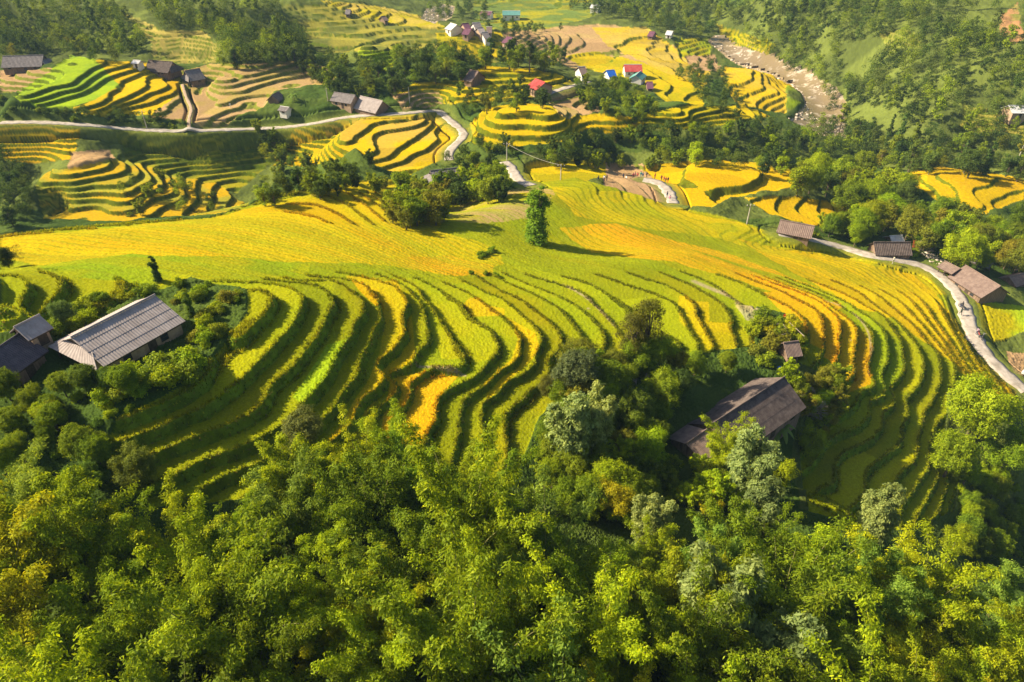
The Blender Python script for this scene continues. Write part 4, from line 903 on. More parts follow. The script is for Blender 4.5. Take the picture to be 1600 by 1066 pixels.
place_px('tall', 40, 420, .30, (.14,.13,.03), "thin crowned small tree beside the dark round one on the near crest", off=0)
place_px('col', 838, 380, 1.4, (.19,.34,.015), "lone creeper covered pointed tree standing in the middle of the rice", off=0, sz=1.05)
forest([(742,402),(775,388),(790,386),(750,408)], ['bush0','bush1'], .9, 9, 0, (.3,.5), [BD], "low dark bush in the seam of the yellow rice", "shrub", "bushes in the rice seam", 29)
forest([(730,428),(780,428),(785,432)], ['bush2'], .8, 3, 0, (.3,.4), [BD], "tiny dark bush at the end of the orange rice", "shrub", "tiny bushes by the orange rice", 30)
forest([(1213,362),(1245,366),(1270,370),(1285,374),(1270,364),(1225,358)], ['bush0','bush1','bush2'], 1.2, 12, 0, (.35,.6), [BG, BY, MID], "low shrub under the brown roof where the lane starts", "shrub", "shrubs at the lane start", 33)
forest([(1362,396),(1430,396),(1432,402),(1365,400)], ['bush0','bush1','bush2'], 1.1, 12, 0, (.4,.65), [BG, BY, MID], "low shrub under the dark roof beside the lane", "shrub", "shrubs beside the lane", 34)
forest([(1484,432),(1540,466),(1545,475),(1525,462),(1495,446)], ['bush0','bush1','bush2'], 1.1, 14, 0, (.35,.6), [BG, BY, MID], "low shrub between the lane and the broad brown roof", "shrub", "shrubs by the broad roof", 35)
# clump in the middle
forest([(610,310),(625,290),(660,285),(700,300),(700,330),(640,352),(615,345)], ['mbam0','mbam1','far0','far1','far2'], 2.5, 38, 3, (.5,.8), [BD, MID, BG, OLV], "tree of the clump left of the stubble steps in the middle", "tree", "middle clump of trees", 31)
forest([(690,290),(760,270),(800,280),(780,305),(720,315),(700,310)], ['mbam0','mbam1','far1','far2'], 2.7, 32, 3, (.5,.78), [MID, BG, DK], "tree of the clump beside the winding lane in the middle", "tree", "clump beside the winding lane", 32)
# valley woods
WOOD = [DK, (.09,.15,.022), MID, (.12,.18,.025)]
forest([(830,232),(900,215),(1000,212),(1090,205),(1180,195),(1240,205),(1300,225),(1320,255),(1240,270),(1180,255),(1000,252),(880,256),(835,248)], ['mbam0','mbam1','far0','far1','far2','far3'], 3.6, 120, 3, (0.44,0.72), WOOD+[BG], "dark green tree in the band behind the viewpoint", "tree", "trees of the wooded band", 41)
forest([(1240,260),(1340,250),(1400,280),(1480,330),(1600,350),(1600,430),(1480,400),(1420,375),(1330,360),(1320,300),(1250,290)], ['tree0','tree1','tree2','far1','far2','mbam0'], 4.6, 60, 4, (.7,1.15), [MID, BD, (.15,.22,.03), OLV, BG, BG], "leafy tree in the grove behind the lane houses", "tree", "trees of the right grove", 42)
forest([(470,110),(520,85),(560,95),(600,112),(640,135),(610,150),(540,150),(500,130)], ['far0','far1','far2','mbam1'], 4.2, 44, 3, (0.56,0.84), WOOD, "dark tree in the wood right of the stubble terraces", "tree", "trees of the left middle wood", 43)
forest([(615,85),(690,75),(745,95),(740,115),(650,125),(620,110)], ['far0','far1','far2','far3'], 4.6, 40, 3, (0.56,0.84), WOOD, "dark tree in the wood around the small green hilltop", "tree", "trees around the green hilltop", 44)
forest([(750,80),(830,85),(880,80),(885,105),(840,108),(760,98)], ['far0','far1','far2','fartall'], 4.4, 36, 3, (0.56,0.88), WOOD, "dark tree in the wood below the far brown fields", "tree", "trees below the brown fields", 45)
forest([(705,150),(745,140),(800,140),(860,150),(850,165),(760,165),(715,172)], ['far0','far2','fartall','mbam0'], 4.0, 22, 3, (0.48,0.76), WOOD+[OLV], "tree between the yellow field and the round terraced hill", "tree", "trees behind the round hill", 46)
forest([(895,125),(960,125),(1010,150),(1030,190),(960,180),(910,160)], ['mbam0','mbam1','far1','far3'], 3.6, 46, 3, (0.48,0.72), [MID, BG, DK, BD], "tree in the grove below the red and blue roofs", "tree", "trees below the red roof", 47)
forest([(400,200),(440,215),(500,260),(600,250),(620,290),(500,300),(430,310),(390,330),(420,270)], ['far0','far1','mbam0','mbam1','far2'], 3.6, 50, 3, (0.44,0.68), WOOD+[MID], "tree in the left ravine below the lane", "tree", "trees of the left ravine", 48)
forest([(180,290),(260,270),(340,310),(330,335),(190,335)], ['far0','mbam0','far2','fbush0'], 3.4, 20, 2, (0.40,0.60), WOOD+[MID], "bushy tree among the lower left terraces", "tree", "trees among the lower left terraces", 49)
forest([(0,240),(40,262),(70,350),(0,360)], ['far0','far1','far2'], 3.4, 24, 2, (0.48,0.76), [DK], "dark tree at the left edge in the shaded valley", "tree", "dark trees at the left edge", 50)
forest([(0,150),(60,165),(230,180),(290,185),(280,200),(150,198),(0,188)], ['fbush0','fbush1','far0'], 2.8, 34, 1, (0.36,0.64), WOOD, "shrub on the bank above the left lane", "shrub", "shrubs above the left lane", 51)
forest([(680,235),(730,225),(830,225),(800,240),(760,260),(715,268)], ['far1','far0','fbush0','mbam0'], 3.4, 18, 2, (0.40,0.68), WOOD, "tree below the round terraced hill", "tree", "trees below the round hill", 52)
forest([(1040,110),(1110,100),(1160,160),(1160,180),(1100,165),(1080,130)], ['far0','far1','far2'], 4.0, 34, 3, (0.48,0.76), WOOD, "dark tree left of the riverside yellow field", "tree", "trees left of the riverside field", 53)
forest([(880,0),(1130,0),(1125,45),(1100,56),(1040,46),(960,25)], ['far0','far1','far2','far3'], 6, 60, 3, (0.72,1.04), WOOD, "dark tree beyond the brown fields at the top", "tree", "trees beyond the brown fields", 54)
forest([(640,5),(760,5),(780,30),(730,36),(700,30)], ['far0','far2'], 6, 22, 2, (0.64,0.96), WOOD, "dark tree near the river village", "tree", "trees near the river village", 55)
forest([(700,44),(830,38),(890,44),(820,54),(740,40)], ['far0','far2'], 5, 16, 2, (0.48,0.72), WOOD, "dark tree along the meadow edge beside the river village", "tree", "trees along the village meadow", 56)
forest([(0,80),(120,70),(210,70),(215,92),(110,90),(0,88)], ['far0','far1','far2','fartall'], 4.4, 30, 2, (0.48,0.76), WOOD+[OLV], "tree behind the farmhouses at the upper left", "tree", "trees behind the upper left farmhouses", 57)
forest([(1300,190),(1380,200),(1480,215),(1600,230),(1600,275),(1450,262),(1400,270),(1340,240)], ['far0','far1','far2','fartall','farcol'], 5.0, 60, 3, (0.64,1.04), WOOD+[OLV], "tree on the low far bank at the right", "tree", "trees of the low far bank", 58)
forest([(330,95),(470,60),(500,90),(480,96),(350,98)], ['far0','far1','far3'], 5, 30, 3, (0.64,0.96), WOOD, "dark tree behind the stubble terraces", "tree", "trees behind the stubble terraces", 59)
# far woods that read as one mass
WV, WTI, WC = [], [], []
def crown_arrays(me, keep=650, r=None):
    V = np.empty(len(me.vertices)*3, np.float32); me.vertices.foreach_get("co", V); V = V.reshape(-1, 4, 3)
    tt = np.empty(len(me.vertices), np.float32); me.attributes['tint'].data.foreach_get("value", tt); q = (r or rng).permutation(len(V))[:keep]
    return V[q], tt.reshape(-1, 4)[q]
def wood_add(V, tt, x, y, z, a, s, col):
    c_, s_ = math.cos(a), math.sin(a); WV.append((V.reshape(-1, 3) @ np.array([[c_, -s_, 0], [s_, c_, 0], [0, 0, 1]]).T*s+np.array([x, y, z])).astype(np.float32)); WTI.append(tt.ravel()); WC.append(np.tile(np.array([*col, 1], np.float32), (tt.size, 1)))
def woodland(polys, n, spacing, seed, smin=.9, smax=1.5, clump=True, cols=None):
    r = np.random.default_rng(seed); dat = []; cols = cols or WOOD+[(.13,.18,.03)]
    for p in ('far0', 'far1', 'far3', 'fartall'): dat.append(crown_arrays([c for c in PR[p].children if c.name.startswith('crown')][0].data, 650, r))
    for poly in polys:
        us = [p[0] for p in poly]; vs = [p[1] for p in poly]; mine = []; k_ = 0
        while len(mine) < n and k_ < n*8:
            k_ += 1; u = r.uniform(min(us), max(us)); v = r.uniform(min(vs), max(vs)); ins = False; x0, y0 = poly[-1]
            for x1, y1 in poly:
                if (y1 > v) != (y0 > v) and u < (x0-x1)*(v-y1)/(y0-y1)+x1: ins = not ins
                x0, y0 = x1, y1
            if not ins: continue
            h = hit(u, v, 3)
            if not h: continue
            x, y = h[0], h[1]
            if clump and fbm(np.array([x/28.]), np.array([y/28.]), 77, 3)[0] < .44: continue
            if any((x-a)**2+(y-b)**2 < spacing**2 for a, b in mine[-400:]): continue
            mine.append((x, y)); V, tt = dat[r.integers(0, len(dat))]; c = cols[r.integers(0, len(cols))]; j = 1+r.normal()*.15
            wood_add(V, tt, x, y, float(ground_z(np.array([x]), np.array([y]))[0])-.5, r.random()*6.28, r.uniform(smin, smax), [q*j for q in c])
def merge_far_trees(limit):
    """the trees that show smallest join the woodland: one object nobody could count"""
    tr = [o for o in COLL.objects if o.parent is None and o.name.split('.')[0] == 'tree' and 'label' in o]
    tr.sort(key=lambda o: -(o.scale[0]/(o.location-cam.location).length)); n_ = 0
    for o in tr[limit:]:
        ch = [c for c in o.children if c.name.startswith('crown')][0]; V, tt = crown_arrays(ch.data, 1100)
        wood_add(V, tt, *o.location, o.rotation_euler[2], o.scale[0], ch.color[:3]); n_ += 1
        for c in list(o.children): bpy.data.objects.remove(c)
        bpy.data.objects.remove(o)
    V = np.concatenate(WV); me = mesh_np("woodland", V, np.arange(len(V)).reshape(-1, 4), np.concatenate(WTI)); a = me.color_attributes.new("leafcol", 'FLOAT_COLOR', 'POINT'); a.data.foreach_set("color", np.concatenate(WC).ravel())
    tag(link("woodland", me, M['wood']), "woods covering the far slopes and the upper valley", "woodland", kind='stuff')
woodland([[(1200,0),(1570,0),(1600,60),(1600,230),(1480,210),(1350,160),(1310,130),(1230,90),(1200,50)]], 600, 3.5, 61, .6, 1.1)
woodland([[(1100,0),(1280,0),(1330,120),(1330,190),(1260,120),(1200,80)]], 110, 4.0, 63, .6, 1.1, clump=False)
woodland([[(0,0),(165,0),(205,35),(230,72),(0,80)],[(225,0),(430,0),(450,50),(470,75),(400,92),(352,92),(345,62),(318,42),(255,40)]], 240, 3.4, 62, .55, .95, clump=False)
woodland([[(440,30),(480,60),(470,95),(430,60)],[(880,0),(1130,0),(1110,50),(940,30)]], 80, 5, 64, .6, 1.1)
woodland([[(1000,205),(1160,190),(1260,215),(1300,250),(1100,245)],[(1240,180),(1340,190),(1400,250),(1300,240)]], 110, 3.4, 65, .5, .9)
# weeds on the terrace banks and rice hanging over the edges
def tufts(name, mask, n, cols, ln, wd, label, cat, seed, nb=3):
    r = np.random.default_rng(seed); ii, jj = np.nonzero(mask); w_ = RR[ii]**2; p = r.choice(len(ii), n, p=w_/w_.sum()); ii, jj = ii[p], jj[p]
    c = np.stack([X[ii, jj], Y[ii, jj], Z[ii, jj]], 1); c[:, :2] += r.normal(size=(n, 2))*.06; c = np.repeat(c, nb, 0); m_ = n*nb
    ax = np.stack([r.normal(size=m_)*.55, r.normal(size=m_)*.55, np.ones(m_)], 1); nn = rand_unit(m_, r); nn[:, 2] *= .4
    L_ = ln*(.5+r.random(m_)); V, F = leaves(c+ax/np.linalg.norm(ax, axis=1, keepdims=True)*(L_*.42)[:, None], nn, ax, L_, wd*(.6+.8*r.random(m_)))
    me = mesh_np(name, V, F, np.repeat(np.clip(.5+r.normal(size=m_)*.2, 0, 1), 4)); a = me.color_attributes.new("leafcol", 'FLOAT_COLOR', 'POINT')
    cc = np.repeat(cols(ii, jj, r), nb*4, 0); a.data.foreach_set("color", np.concatenate([cc, np.ones((len(cc), 1))], 1).astype(np.float32).ravel())
    tag(link(name, me, M['wood']), label, cat, kind='stuff')
near_ = (HS == np.float32(.9)) & (TERR > .5) & (RM < 150) & (sf < .6)
weedc = np.array([(.16,.24,.012), (.11,.19,.012), (.24,.28,.015), (.20,.19,.05)])
tufts("weeds", near_ & (riserA > 0), 30000, lambda i, j, r: weedc[r.integers(0, 4, len(i))], .26, .12, "weeds growing on the terrace banks", "weeds", 81)
tufts("rice", near_ & (riserA == 0) & ((f < .10) | (f > .80)), 30000, lambda i, j, r: COL[i, j]*(.8+.4*r.random((len(i), 1))), .40, .10, "ripening rice along the terrace edges", "rice", 82)
# banana plants
def banana(x, y, s, col, label):
    root = empty("banana_plant", (x, y, float(ground_z(np.array([x]), np.array([y]))[0])-.1)); tag(root, label, "banana plant")
    MB().tube([(0,0,-.3),(.03,0,1.0*s),(.05,.03,2.0*s)], [.16*s,.13*s,.08*s], 8).build("stem", M['culm'], root, True)
    for i in range(9):
        a = i*2.4; Ln = s*(1.7+.5*random.random()); V = []; F = []; n = 10; up = .9-.07*i
        for k_ in range(n+1):
            t_ = k_/n; r_ = Ln*t_; z_ = 2.0*s+Ln*(up*t_-1.05*t_*t_); w_ = .30*s*math.sin(pi*min(1, t_*.92+.06))**.6
            for sg in (-1, 0, 1): V.append((math.cos(a)*r_-math.sin(a)*w_*sg, math.sin(a)*r_+math.cos(a)*w_*sg, z_-abs(sg)*.10*s+random.uniform(-.02,.02)))
        for k_ in range(n):
            for j in range(2): F.append((k_*3+j, k_*3+j+1, (k_+1)*3+j+1, (k_+1)*3+j))
        o = link("leaf", mesh_np("banana_leaf", V, F, np.full(len(V), .5+.3*random.random()), True), M['leaf'], root); o.color = (*col, 1)
h = hit(8, 585); banana(h[0], h[1], 1.15, (.17,.26,.08), "banana plant with arching leaves at the left edge before the dark shed")
h = hit(1218, 672, 2); banana(h[0], h[1], 1.2, (.20,.30,.06), "banana plant beside the dark tiled farmhouse")
h = hit(460, 160); banana(h[0], h[1], 1.0, (.14,.24,.04), "banana plant beside the small brown hut at the stubble terraces")
# bare plants
def bare(x, y, H, R, n, label, col='deadwood', seed=1):
    r = random.Random(seed); mb = MB()
    def grow(p, d, l, rad_, dep):
        q = p+d*l; m_ = p.lerp(q, .5)+Vector((r.gauss(0, .05), r.gauss(0, .05), r.gauss(0, .05)))*l; mb.tube([p, m_, q], [rad_, rad_*.8, rad_*.55], 4)
        if dep: 
            for _ in range(3): grow(q, (d+Vector((r.gauss(0, .45), r.gauss(0, .45), r.gauss(.05, .35)))).normalized(), l*.68, rad_*.6, dep-1)
    for i in range(n):
        a = r.random()*2*pi; grow(Vector((0, 0, -.1)), Vector((math.cos(a)*R/H, math.sin(a)*R/H, 1)).normalized(), H*.38, .03+H*.006, 3)
    o = mb.build("bare_shrub", M[col]); o.location = (x, y, float(ground_z(np.array([x]), np.array([y]))[0])); return tag(o, label, "shrub")
h = hit(1262, 640, 1); bare(h[0], h[1], 3.6, 3.2, 16, "leafless reddish brown shrub right of the dark tiled roof", seed=3)
h = hit(1250, 620, 1); bare(h[0], h[1], 3.0, 2.6, 12, "leafless shrub just behind the bigger leafless one by the dark tiled roof", seed=4)
h = hit(1003, 612, 2); bare(h[0], h[1], 4.2, 1.6, 3, "pale dead branches sticking out of the hollow", seed=5)
h = hit(1440, 392, 1); bare(h[0], h[1], 3.5, 1.8, 8, "leafless tree beside the rubble by the lane", seed=6)
# utility poles and wires
M['pole'] = noisy("weathered_pole", (.40,.36,.31), (.56,.52,.46), 3, .9, .2)
def pole(u, v, H, label, bar=True, white=False):
    h = hit(u, v); root = empty("utility_pole", (h[0], h[1], float(ground_z(np.array([h[0]]), np.array([h[1]]))[0]))); tag(root, label, "utility pole")
    MB().tube([(0,0,-.5),(0,0,H)], [.16,.11], 8).build("post", M['pole'], root)
    if bar:
        MB().box((0,0,H-.5), (1.8,.10,.12)).build("crossbar", M['darkwood'], root)
        for x_ in (-.8, .8): MB().lathe((x_,0,H-.44), [(.05,0),(.09,.08),(.05,.16),(.08,.24),(.02,.3)], 8).build("insulator", M['white'], root)
    return (h[0], h[1], root.location[2]+H-.2)
p1 = pole(792, 250, 5.0, "utility pole above the bend of the winding lane"); p2 = pole(876, 279, 4.2, "short utility pole with white insulators beside the yellow field")
p3 = pole(1167, 349, 5.0, "utility pole with crossbar beside the dark round tree at the crest"); pole(231, 205, 5.5, "utility pole on the left lane below the golden terraces"); pole(513, 162, 4.0, "utility pole in the small field left of the paired grey roofs", bar=False); pole(640, 160, 5.0, "utility pole in the brown field above the lane", bar=False)
pole(1590, 250, 5, "utility pole on the far bank at the right edge", bar=False); pole(1291, 240, 5, "lone pole on the far bank", bar=False)
def wire(a, b, sag, label):
    pts = [(a[0]+(b[0]-a[0])*t_, a[1]+(b[1]-a[1])*t_, a[2]+(b[2]-a[2])*t_-sag*4*t_*(1-t_)) for t_ in np.linspace(0, 1, 14)]
    tag(MB().tube(pts, .035, 4).build("power_cable", M['pole']), label, "cable")
wire(p1, p2, .8, "power cable hanging between the two poles behind the lone tree")
# people and motorbikes
M['skin'] = mat("skin", .7, (.45,.27,.17))[0]; M['hair'] = mat("black_hair", .6, (.015,.012,.01))[0]
def cloth(c): 
    k_ = "cloth_%02x%02x%02x" % tuple(int(q*255) for q in c)
    if k_ not in M: M[k_] = noisy(k_.replace('cloth_', 'cloth '), c, tuple(min(1, q*1.3+.01) for q in c), 9, .9, .2)
    return M[k_]
def person_at(x, y, z, rz, pose, top, legs, label, hat=None):
    root = empty("person", (x, y, z), rz); tag(root, label, "person")
    S = {'stand': dict(pel=(0,0,.90), ch=(0,.02,1.32), nk=(0,.03,1.46), hd=(0,.05,1.60), kn=[(-.10,.03,.48),(.10,.05,.48)], ft=[(-.11,0,.06),(.12,.05,.06)], el=[(-.27,.02,1.12),(.27,.05,1.12)], ha=[(-.26,.14,.88),(.25,.18,.90)]),
         'walk': dict(pel=(0,0,.88), ch=(0,.05,1.30), nk=(0,.08,1.44), hd=(0,.12,1.58), kn=[(-.10,.20,.50),(.10,-.02,.47)], ft=[(-.10,.28,.07),(.11,-.32,.12)], el=[(-.26,-.08,1.12),(.26,.12,1.12)], ha=[(-.24,-.14,.88),(.23,.30,.96)]),
         'sit': dict(pel=(0,0,.52), ch=(0,.06,.95), nk=(0,.09,1.09), hd=(0,.13,1.23), kn=[(-.17,.42,.52),(.17,.42,.52)], ft=[(-.18,.38,.08),(.18,.38,.08)], el=[(-.26,.16,.78),(.26,.16,.78)], ha=[(-.20,.40,.68),(.20,.40,.68)]),
         'ride': dict(pel=(0,-.15,.80), ch=(0,.0,1.22), nk=(0,.04,1.36), hd=(0,.09,1.50), kn=[(-.20,.25,.72),(.20,.25,.72)], ft=[(-.20,.05,.30),(.20,.05,.30)], el=[(-.30,.12,1.02),(.30,.12,1.02)], ha=[(-.30,.42,.98),(.30,.42,.98)])}[pose]
    V = lambda t_: Vector(t_); pel, ch, nk, hd = V(S['pel']), V(S['ch']), V(S['nk']), V(S['hd'])
    b = [(pel, .135), (pel.lerp(ch, .5), .125), (ch, .145), (nk, .055), (hd-V((0,0,.04)), .075), (hd+V((0,0,.05)), .095), (hd+V((0,0,.12)), .06)]; e = [(i, i+1) for i in range(6)]
    for sd in (0, 1):
        sx = -1 if sd == 0 else 1; sh = ch+V((sx*.17, 0, .06)); hp = pel+V((sx*.09, 0, -.05)); i0 = len(b)
        b += [(sh, .06), (V(S['el'][sd]), .042), (V(S['ha'][sd]), .03), (V(S['ha'][sd])+V((0,.05,-.06)), .028)]; e += [(2, i0), (i0, i0+1), (i0+1, i0+2), (i0+2, i0+3)]
        i0 = len(b); ft = V(S['ft'][sd]); b += [(hp, .085), (V(S['kn'][sd]), .06), (ft, .042), (ft+V((0,.15,-.03)), .035)]; e += [(0, i0), (i0, i0+1), (i0+1, i0+2), (i0+2, i0+3)]
    me = bpy.data.meshes.new("person_body"); me.from_pydata([tuple(p[0]) for p in b], e, []); o = link("body", me, cloth(legs), root)
    md = o.modifiers.new("skin", 'SKIN'); 
    for i, p in enumerate(b): me.skin_vertices[0].data[i].radius = (p[1], p[1])
    me.skin_vertices[0].data[0].use_root = True; sb = o.modifiers.new("sub", 'SUBSURF'); sb.levels = sb.render_levels = 1
    t_ = MB(); t_.tube([pel+V((0,0,-.02)), pel.lerp(ch, .5), ch, ch+V((0,0,.13))], [.165, .155, .18, .09], 10)
    for sd in (0, 1):
        sx = -1 if sd == 0 else 1; t_.tube([ch+V((sx*.13, 0, .08)), V(S['el'][sd]), V(S['el'][sd]).lerp(V(S['ha'][sd]), .8)], [.085, .062, .05], 8)
    t_.build("jacket", cloth(top), root, True)
    hh = MB().lathe((0,0,0), [(.085,-.10),(.094,-.03),(.09,.05),(.06,.10),(.0,.115)], 10)
    fc = hh.build("face", M['skin'], root, True); fc.location = tuple(hd+V((0,.015,0)))
    hr = MB().lathe((0,0,0), [(.103,-.05),(.108,.03),(.085,.10),(.0,.135)], 10) if hat is None else MB().lathe((0,0,0), [(.24,.02),(.22,.05),(.0,.20)], 14)
    hr.build("hair" if hat is None else "hat", M['hair'] if hat is None else cloth(hat), root, True).location = tuple(hd+V((0,-.02,.02)))
    return root
def person_px(u, v, rz, pose, top, legs, label, hat=None):
    h = hit(u, v); z = float(ground_z(np.array([h[0]]), np.array([h[1]]))[0])
    d = ((ROADXY[:, 0]-h[0])**2+(ROADXY[:, 1]-h[1])**2).min()
    return person_at(h[0], h[1], z+(.10 if d < 2.2 else .0), rz, pose, top, legs, label, hat)
RED = (.5,.04,.06); BLK = (.03,.03,.035); WHT = (.7,.7,.7); BLU = (.04,.10,.35); PNK = (.6,.15,.25); TEA = (.04,.35,.33); NVY = (.03,.04,.10); MAR = (.25,.03,.06)
for u, v, rz, ps, tp, lg, lb in [(935,284,.5,'sit',BLK,NVY,"person in black sitting at the left end of the viewpoint bank"),(944,283,-.3,'stand',WHT,NVY,"person in white standing near the left end of the viewpoint bank"),
    (948,283,.8,'stand',BLK,BLK,"person in black beside the one in white on the viewpoint bank"),(974,277,.2,'stand',NVY,BLK,"person in navy at the back of the brown field"),(979,278,2.2,'sit',WHT,BLK,"seated person in white at the back of the brown field"),
    (989,278,-.6,'stand',MAR,BLK,"person in maroon left of the teal figure at the viewpoint"),(992,278,1.0,'stand',PNK,BLK,"person in pink next to the maroon one at the viewpoint"),(996,278,.1,'sit',RED,NVY,"crouching person in red at the viewpoint"),
    (1001,278,.4,'stand',TEA,TEA,"person in teal at the viewpoint"),(1004,278,2.6,'stand',BLU,TEA,"person in blue right of the teal figure"),(1010,279,-.4,'walk',BLK,BLK,"person in black where the white lane begins"),(1023,280,.7,'stand',RED,BLK,"person in red alone on the white lane edge"),
    (1033,284,.3,'stand',MAR,BLK,"person in maroon left in the group at the lane corner"),(1037,285,1.4,'walk',RED,MAR,"person in red in the group at the lane corner"),(1040,284,-.8,'stand',MAR,NVY,"person in maroon and navy at the back of the lane corner group"),(1043,287,.2,'stand',BLK,RED,"person in black and red at the right of the lane corner group"),
    (1042,309,.9,'stand',NVY,BLK,"person in navy at the near end of the white lane"),(1046,313,-.5,'sit',PNK,WHT,"person in pink sitting at the near end of the white lane"),(1068,493,0,'stand',WHT,NVY,"") ]:
    if lb: person_px(u, v, rz, ps, tp, lg, lb)
person_px(1394, 414, .5, 'stand', WHT, (.45,.40,.33), "person in pale clothes standing in the rice below the lane", hat=(.5,.42,.28))
person_px(312, 122, .3, 'walk', (.5,.45,.6), NVY, "person in lilac in front of the open fronted farmhouse")
person_px(360, 166, .9, 'walk', WHT, WHT, "person in white walking on the stubble terraces")
def motorbike(x, y, z, rz, col, label):
    root = empty("motorbike", (x, y, z), rz); tag(root, label, "motorbike")
    for yy in (-.62, .62):
        w_ = MB(); n = 16
        ring = [(0, yy+.29*math.cos(2*pi*i/n), .30+.29*math.sin(2*pi*i/n)) for i in range(n+1)]; w_.tube(ring, .05, 6); wo = w_.build("wheel", cloth((.02,.02,.02)), root)
        s_ = MB(); 
        for i in range(6): a = pi*i/6; s_.tube([(0, yy-.26*math.cos(a), .30-.26*math.sin(a)), (0, yy+.26*math.cos(a), .30+.26*math.sin(a))], .008, 4)
        s_.tube([(-.06, yy, .30), (.06, yy, .30)], .045, 8); s_.build("spokes", M['pole'], wo)
    f_ = MB(); f_.tube([(0,-.62,.30),(0,-.2,.42),(0,.30,.45),(0,.48,.85)], [.04,.07,.07,.035], 6); f_.tube([(-.07,.62,.30),(-.07,.46,.88)], .025, 5); f_.tube([(.07,.62,.30),(.07,.46,.88)], .025, 5); f_.box((0,.02,.36), (.26,.34,.26)); f_.tube([(.12,-.05,.25),(.13,-.75,.32)], [.03,.05], 6); f_.build("frame", cloth((.10,.10,.11)), root)
    b_ = MB(); b_.tube([(0,-.78,.66),(0,-.4,.62),(0,.1,.60),(0,.38,.72),(0,.52,.92)], [.05,.13,.12,.14,.05], 8); b_.build("fairing", cloth(col), root, True)
    MB().tube([(0,-.66,.78),(0,-.3,.76),(0,.08,.74)], [.09,.13,.08], 8).build("seat", cloth((.03,.03,.03)), root, True)
    MB().tube([(-.34,.36,1.0),(-.12,.46,.98),(.12,.46,.98),(.34,.36,1.0)], .02, 5).build("handlebar", M['pole'], root)
    MB().lathe((0,.56,.84), [(.0,-.07),(.07,-.04),(.08,.04),(.0,.07)], 8).build("headlight", M['white'], root)
    return root
def road_z(h): return float(ground_z(np.array([h[0]]), np.array([h[1]]))[0])+.10
h = hit(1502, 481); motorbike(h[0], h[1], road_z(h), 0.15, (.05,.05,.06), "dark motorbike ridden up the lane beside the small terraces"); person_at(h[0], h[1], road_z(h), .15, 'ride', BLK, NVY, "rider in black on the motorbike coming up the lane")
h = hit(1503, 490); person_at(h[0]-.5, h[1]-.3, road_z(h), .2, 'walk', (.10,.14,.10), BLK, "person in dark green walking behind the motorbike on the lane")
h = hit(1527, 527); motorbike(h[0], h[1], road_z(h), -.4, (.5,.06,.05), "red motorbike standing on the lane where it bends down"); h = hit(1530, 532); motorbike(h[0]+.4, h[1], road_z(h), -.7, (.10,.10,.12), "black motorbike parked right behind the red one on the lane")
h = hit(1524, 525); person_at(h[0], h[1], road_z(h), -1.2, 'stand', (.35,.25,.3), NVY, "person standing by the red motorbike on the lane")
# parked white car partly in view
def car(x, y, z, rz, label):
    root = empty("parked_car", (x, y, z), rz); tag(root, label, "car"); P_ = [(-2.0,.35),(-2.05,.75),(-1.6,.92),(-1.25,1.38),(.35,1.42),(.95,.98),(1.9,.85),(2.05,.6),(2.0,.35)]
    b_ = MB(); n = len(P_)
    for w_ in (-.82, -.68, .68, .82):
        for px_, pz in P_: k_ = .93 if abs(w_) > .7 and pz > 1.0 else 1; b_.v.append((px_, w_*(1 if pz < 1 else .86), pz*(1 if k_ == 1 else .985)))
    for i in range(3):
        for j in range(n-1): b_.f.append((i*n+j, (i+1)*n+j, (i+1)*n+j+1, i*n+j+1))
    b_.f.append(tuple(range(n))[::-1]); b_.f.append(tuple(range(3*n, 4*n))); b_.build("body", M['white'], root)
    for s_ in (-1, 1):
        g_ = MB().face((-1.2, s_*.79, .95), (.75, s_*.79, .98), (.3, s_*.725, 1.34), (-1.05, s_*.725, 1.32)); g_.build("side_window", M['glass'], root)
        for x_ in (-1.25, 1.25): MB().tube([(x_, s_*.70, .32), (x_, s_*.86, .32)], .32, 14).build("wheel", cloth((.02,.02,.02)), root)
        MB().box((2.02, s_*.6, .66), (.06, .3, .14)).build("headlight", M['glass'], root)
    MB().face((.98, -.6, 1.0), (.98, .6, 1.0), (.42, .55, 1.40), (.42, -.55, 1.40)).build("windscreen", M['glass'], root).location = (.02, 0, .02)
h = hit(1598, 594); car(h[0]+1.6, h[1]-.3, road_z(h), -.9, "white car on the lane cut off by the right edge")
# small things around the houses
def sticks(u, v, n, L_, label, seed, off=0.6):
    h = hit(u, v, off); r = random.Random(seed); g_ = "fallen poles on the knoll"
    for i in range(n):
        a = r.uniform(-.5, .5)+(.0 if i % 2 else 1.9); x_, y_ = h[0]+r.uniform(-2.5, 2.5), h[1]+r.uniform(-2, 2); z_ = h[2]+off+r.uniform(0, .8); d = (math.cos(a)*L_/2, math.sin(a)*L_/2)
        tag(MB().tube([(x_-d[0], y_-d[1], z_-.3), (x_, y_, z_+.05), (x_+d[0], y_+d[1], z_+.35)], [.05, .045, .03], 5).build("bamboo_pole", M['deadwood']), label, "pole", g_)
sticks(1225, 520, 7, 3.4, "pale bamboo pole lying across the shrubs of the knoll", 3)
h = hit(1217, 578, .5); tag(MB().lathe((h[0], h[1], h[2]+.1), [(.0,0),(.28,0),(.30,.3),(.28,.32),(.30,.6),(.27,.9),(.1,.92),(.1,.98)], 14).build("barrel", cloth((.02,.12,.55)), None, True), "blue barrel behind the ridge of the dark tiled farmhouse", "barrel")
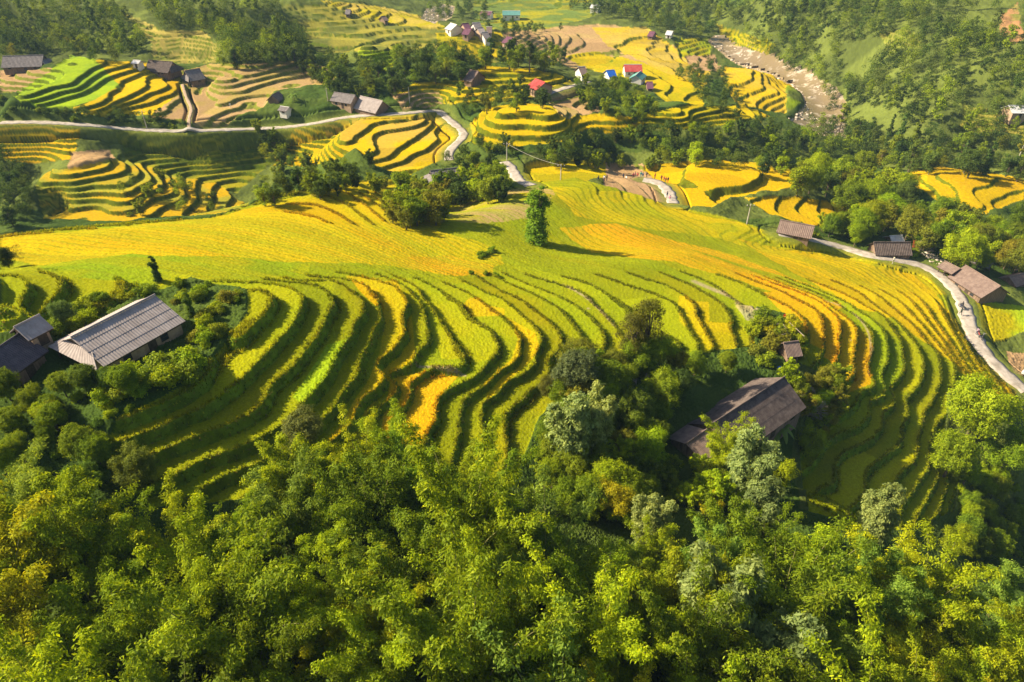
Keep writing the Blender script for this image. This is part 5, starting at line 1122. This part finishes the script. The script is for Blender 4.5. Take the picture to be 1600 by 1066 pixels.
h = hit(1225, 497, .8); tag(link("cloth_rag", mesh_np("cloth_rag", [(h[0]+.55*math.cos(a)*(.6+.4*math.cos(3*a)), h[1]+.1*math.sin(5*a), h[2]+1.1+.45*math.sin(a)) for a in np.linspace(0, 2*pi, 15)[:-1]]+[(h[0], h[1]-.15, h[2]+1.1)], [(i, (i+1) % 14, 14) for i in range(14)]), cloth((.75,.13,.03))), "orange rag on the shrubs of the knoll", "rag")
h = hit(1433, 384, 1.2); tb = MB()
for i in range(6):
    for j in range(6): tb.v.append((h[0]-1+i*.4, h[1]+j*.12, h[2]+.6+j*.35+.12*math.sin(i*1.7)+.1*math.cos(j*2+i)))
for i in range(5):
    for j in range(5): tb.f.append((i*6+j, i*6+j+1, (i+1)*6+j+1, (i+1)*6+j))
tag(tb.build("tarpaulin", cloth((.7,.18,.05)), None, True), "orange tarpaulin hung beside the dark roofed house by the lane", "tarpaulin")
rp = []
for u, v in [(1445,400),(1452,404),(1460,402),(1468,408),(1476,412),(1482,416),(1490,424),(1458,410),(1470,416),(1484,428),(1462,398),(1450,398)]:
    h = hit(u, v); rp += [(h[0]+random.uniform(-1.3,1.3), h[1]+random.uniform(-.9,.9)) for _ in range(14)]
tag(rocks("rubble_heap", rp, .12, .55, 9), "heaps of rubble and timber offcuts beside the lane bend", "rubble", kind='stuff')
h = hit(1185, 492); 

merge_far_trees(290)
for k_, root in PR.items():
    if k_ not in USED:
        for ch in list(root.children): bpy.data.objects.remove(ch)
        bpy.data.objects.remove(root)
for o in COLL.objects:
    if 'label' in o and len(o['label'].split()) > 16: o['label'] = ' '.join(w_ for w_ in o['label'].split() if w_ != 'the')
# ------------------------------------------------------------------ air
hz = MB().box((0, 420, 100), (1400, 1000, 186)).build("haze", None); hz['kind'] = 'stuff'; hz['label'] = "thin bluish morning haze over the valley"
hm = bpy.data.materials.new("haze"); hm.use_nodes = True; t = hm.node_tree; t.nodes.clear(); out = t.nodes.new("ShaderNodeOutputMaterial"); pv = t.nodes.new("ShaderNodeVolumePrincipled")
pv.inputs["Color"].default_value = (.42,.66,1.0,1); pv.inputs["Density"].default_value = .00014; pv.inputs["Anisotropy"].default_value = 0
t.links.new(pv.outputs[0], out.inputs["Volume"]); hz.data.materials.append(hm)
#@@END
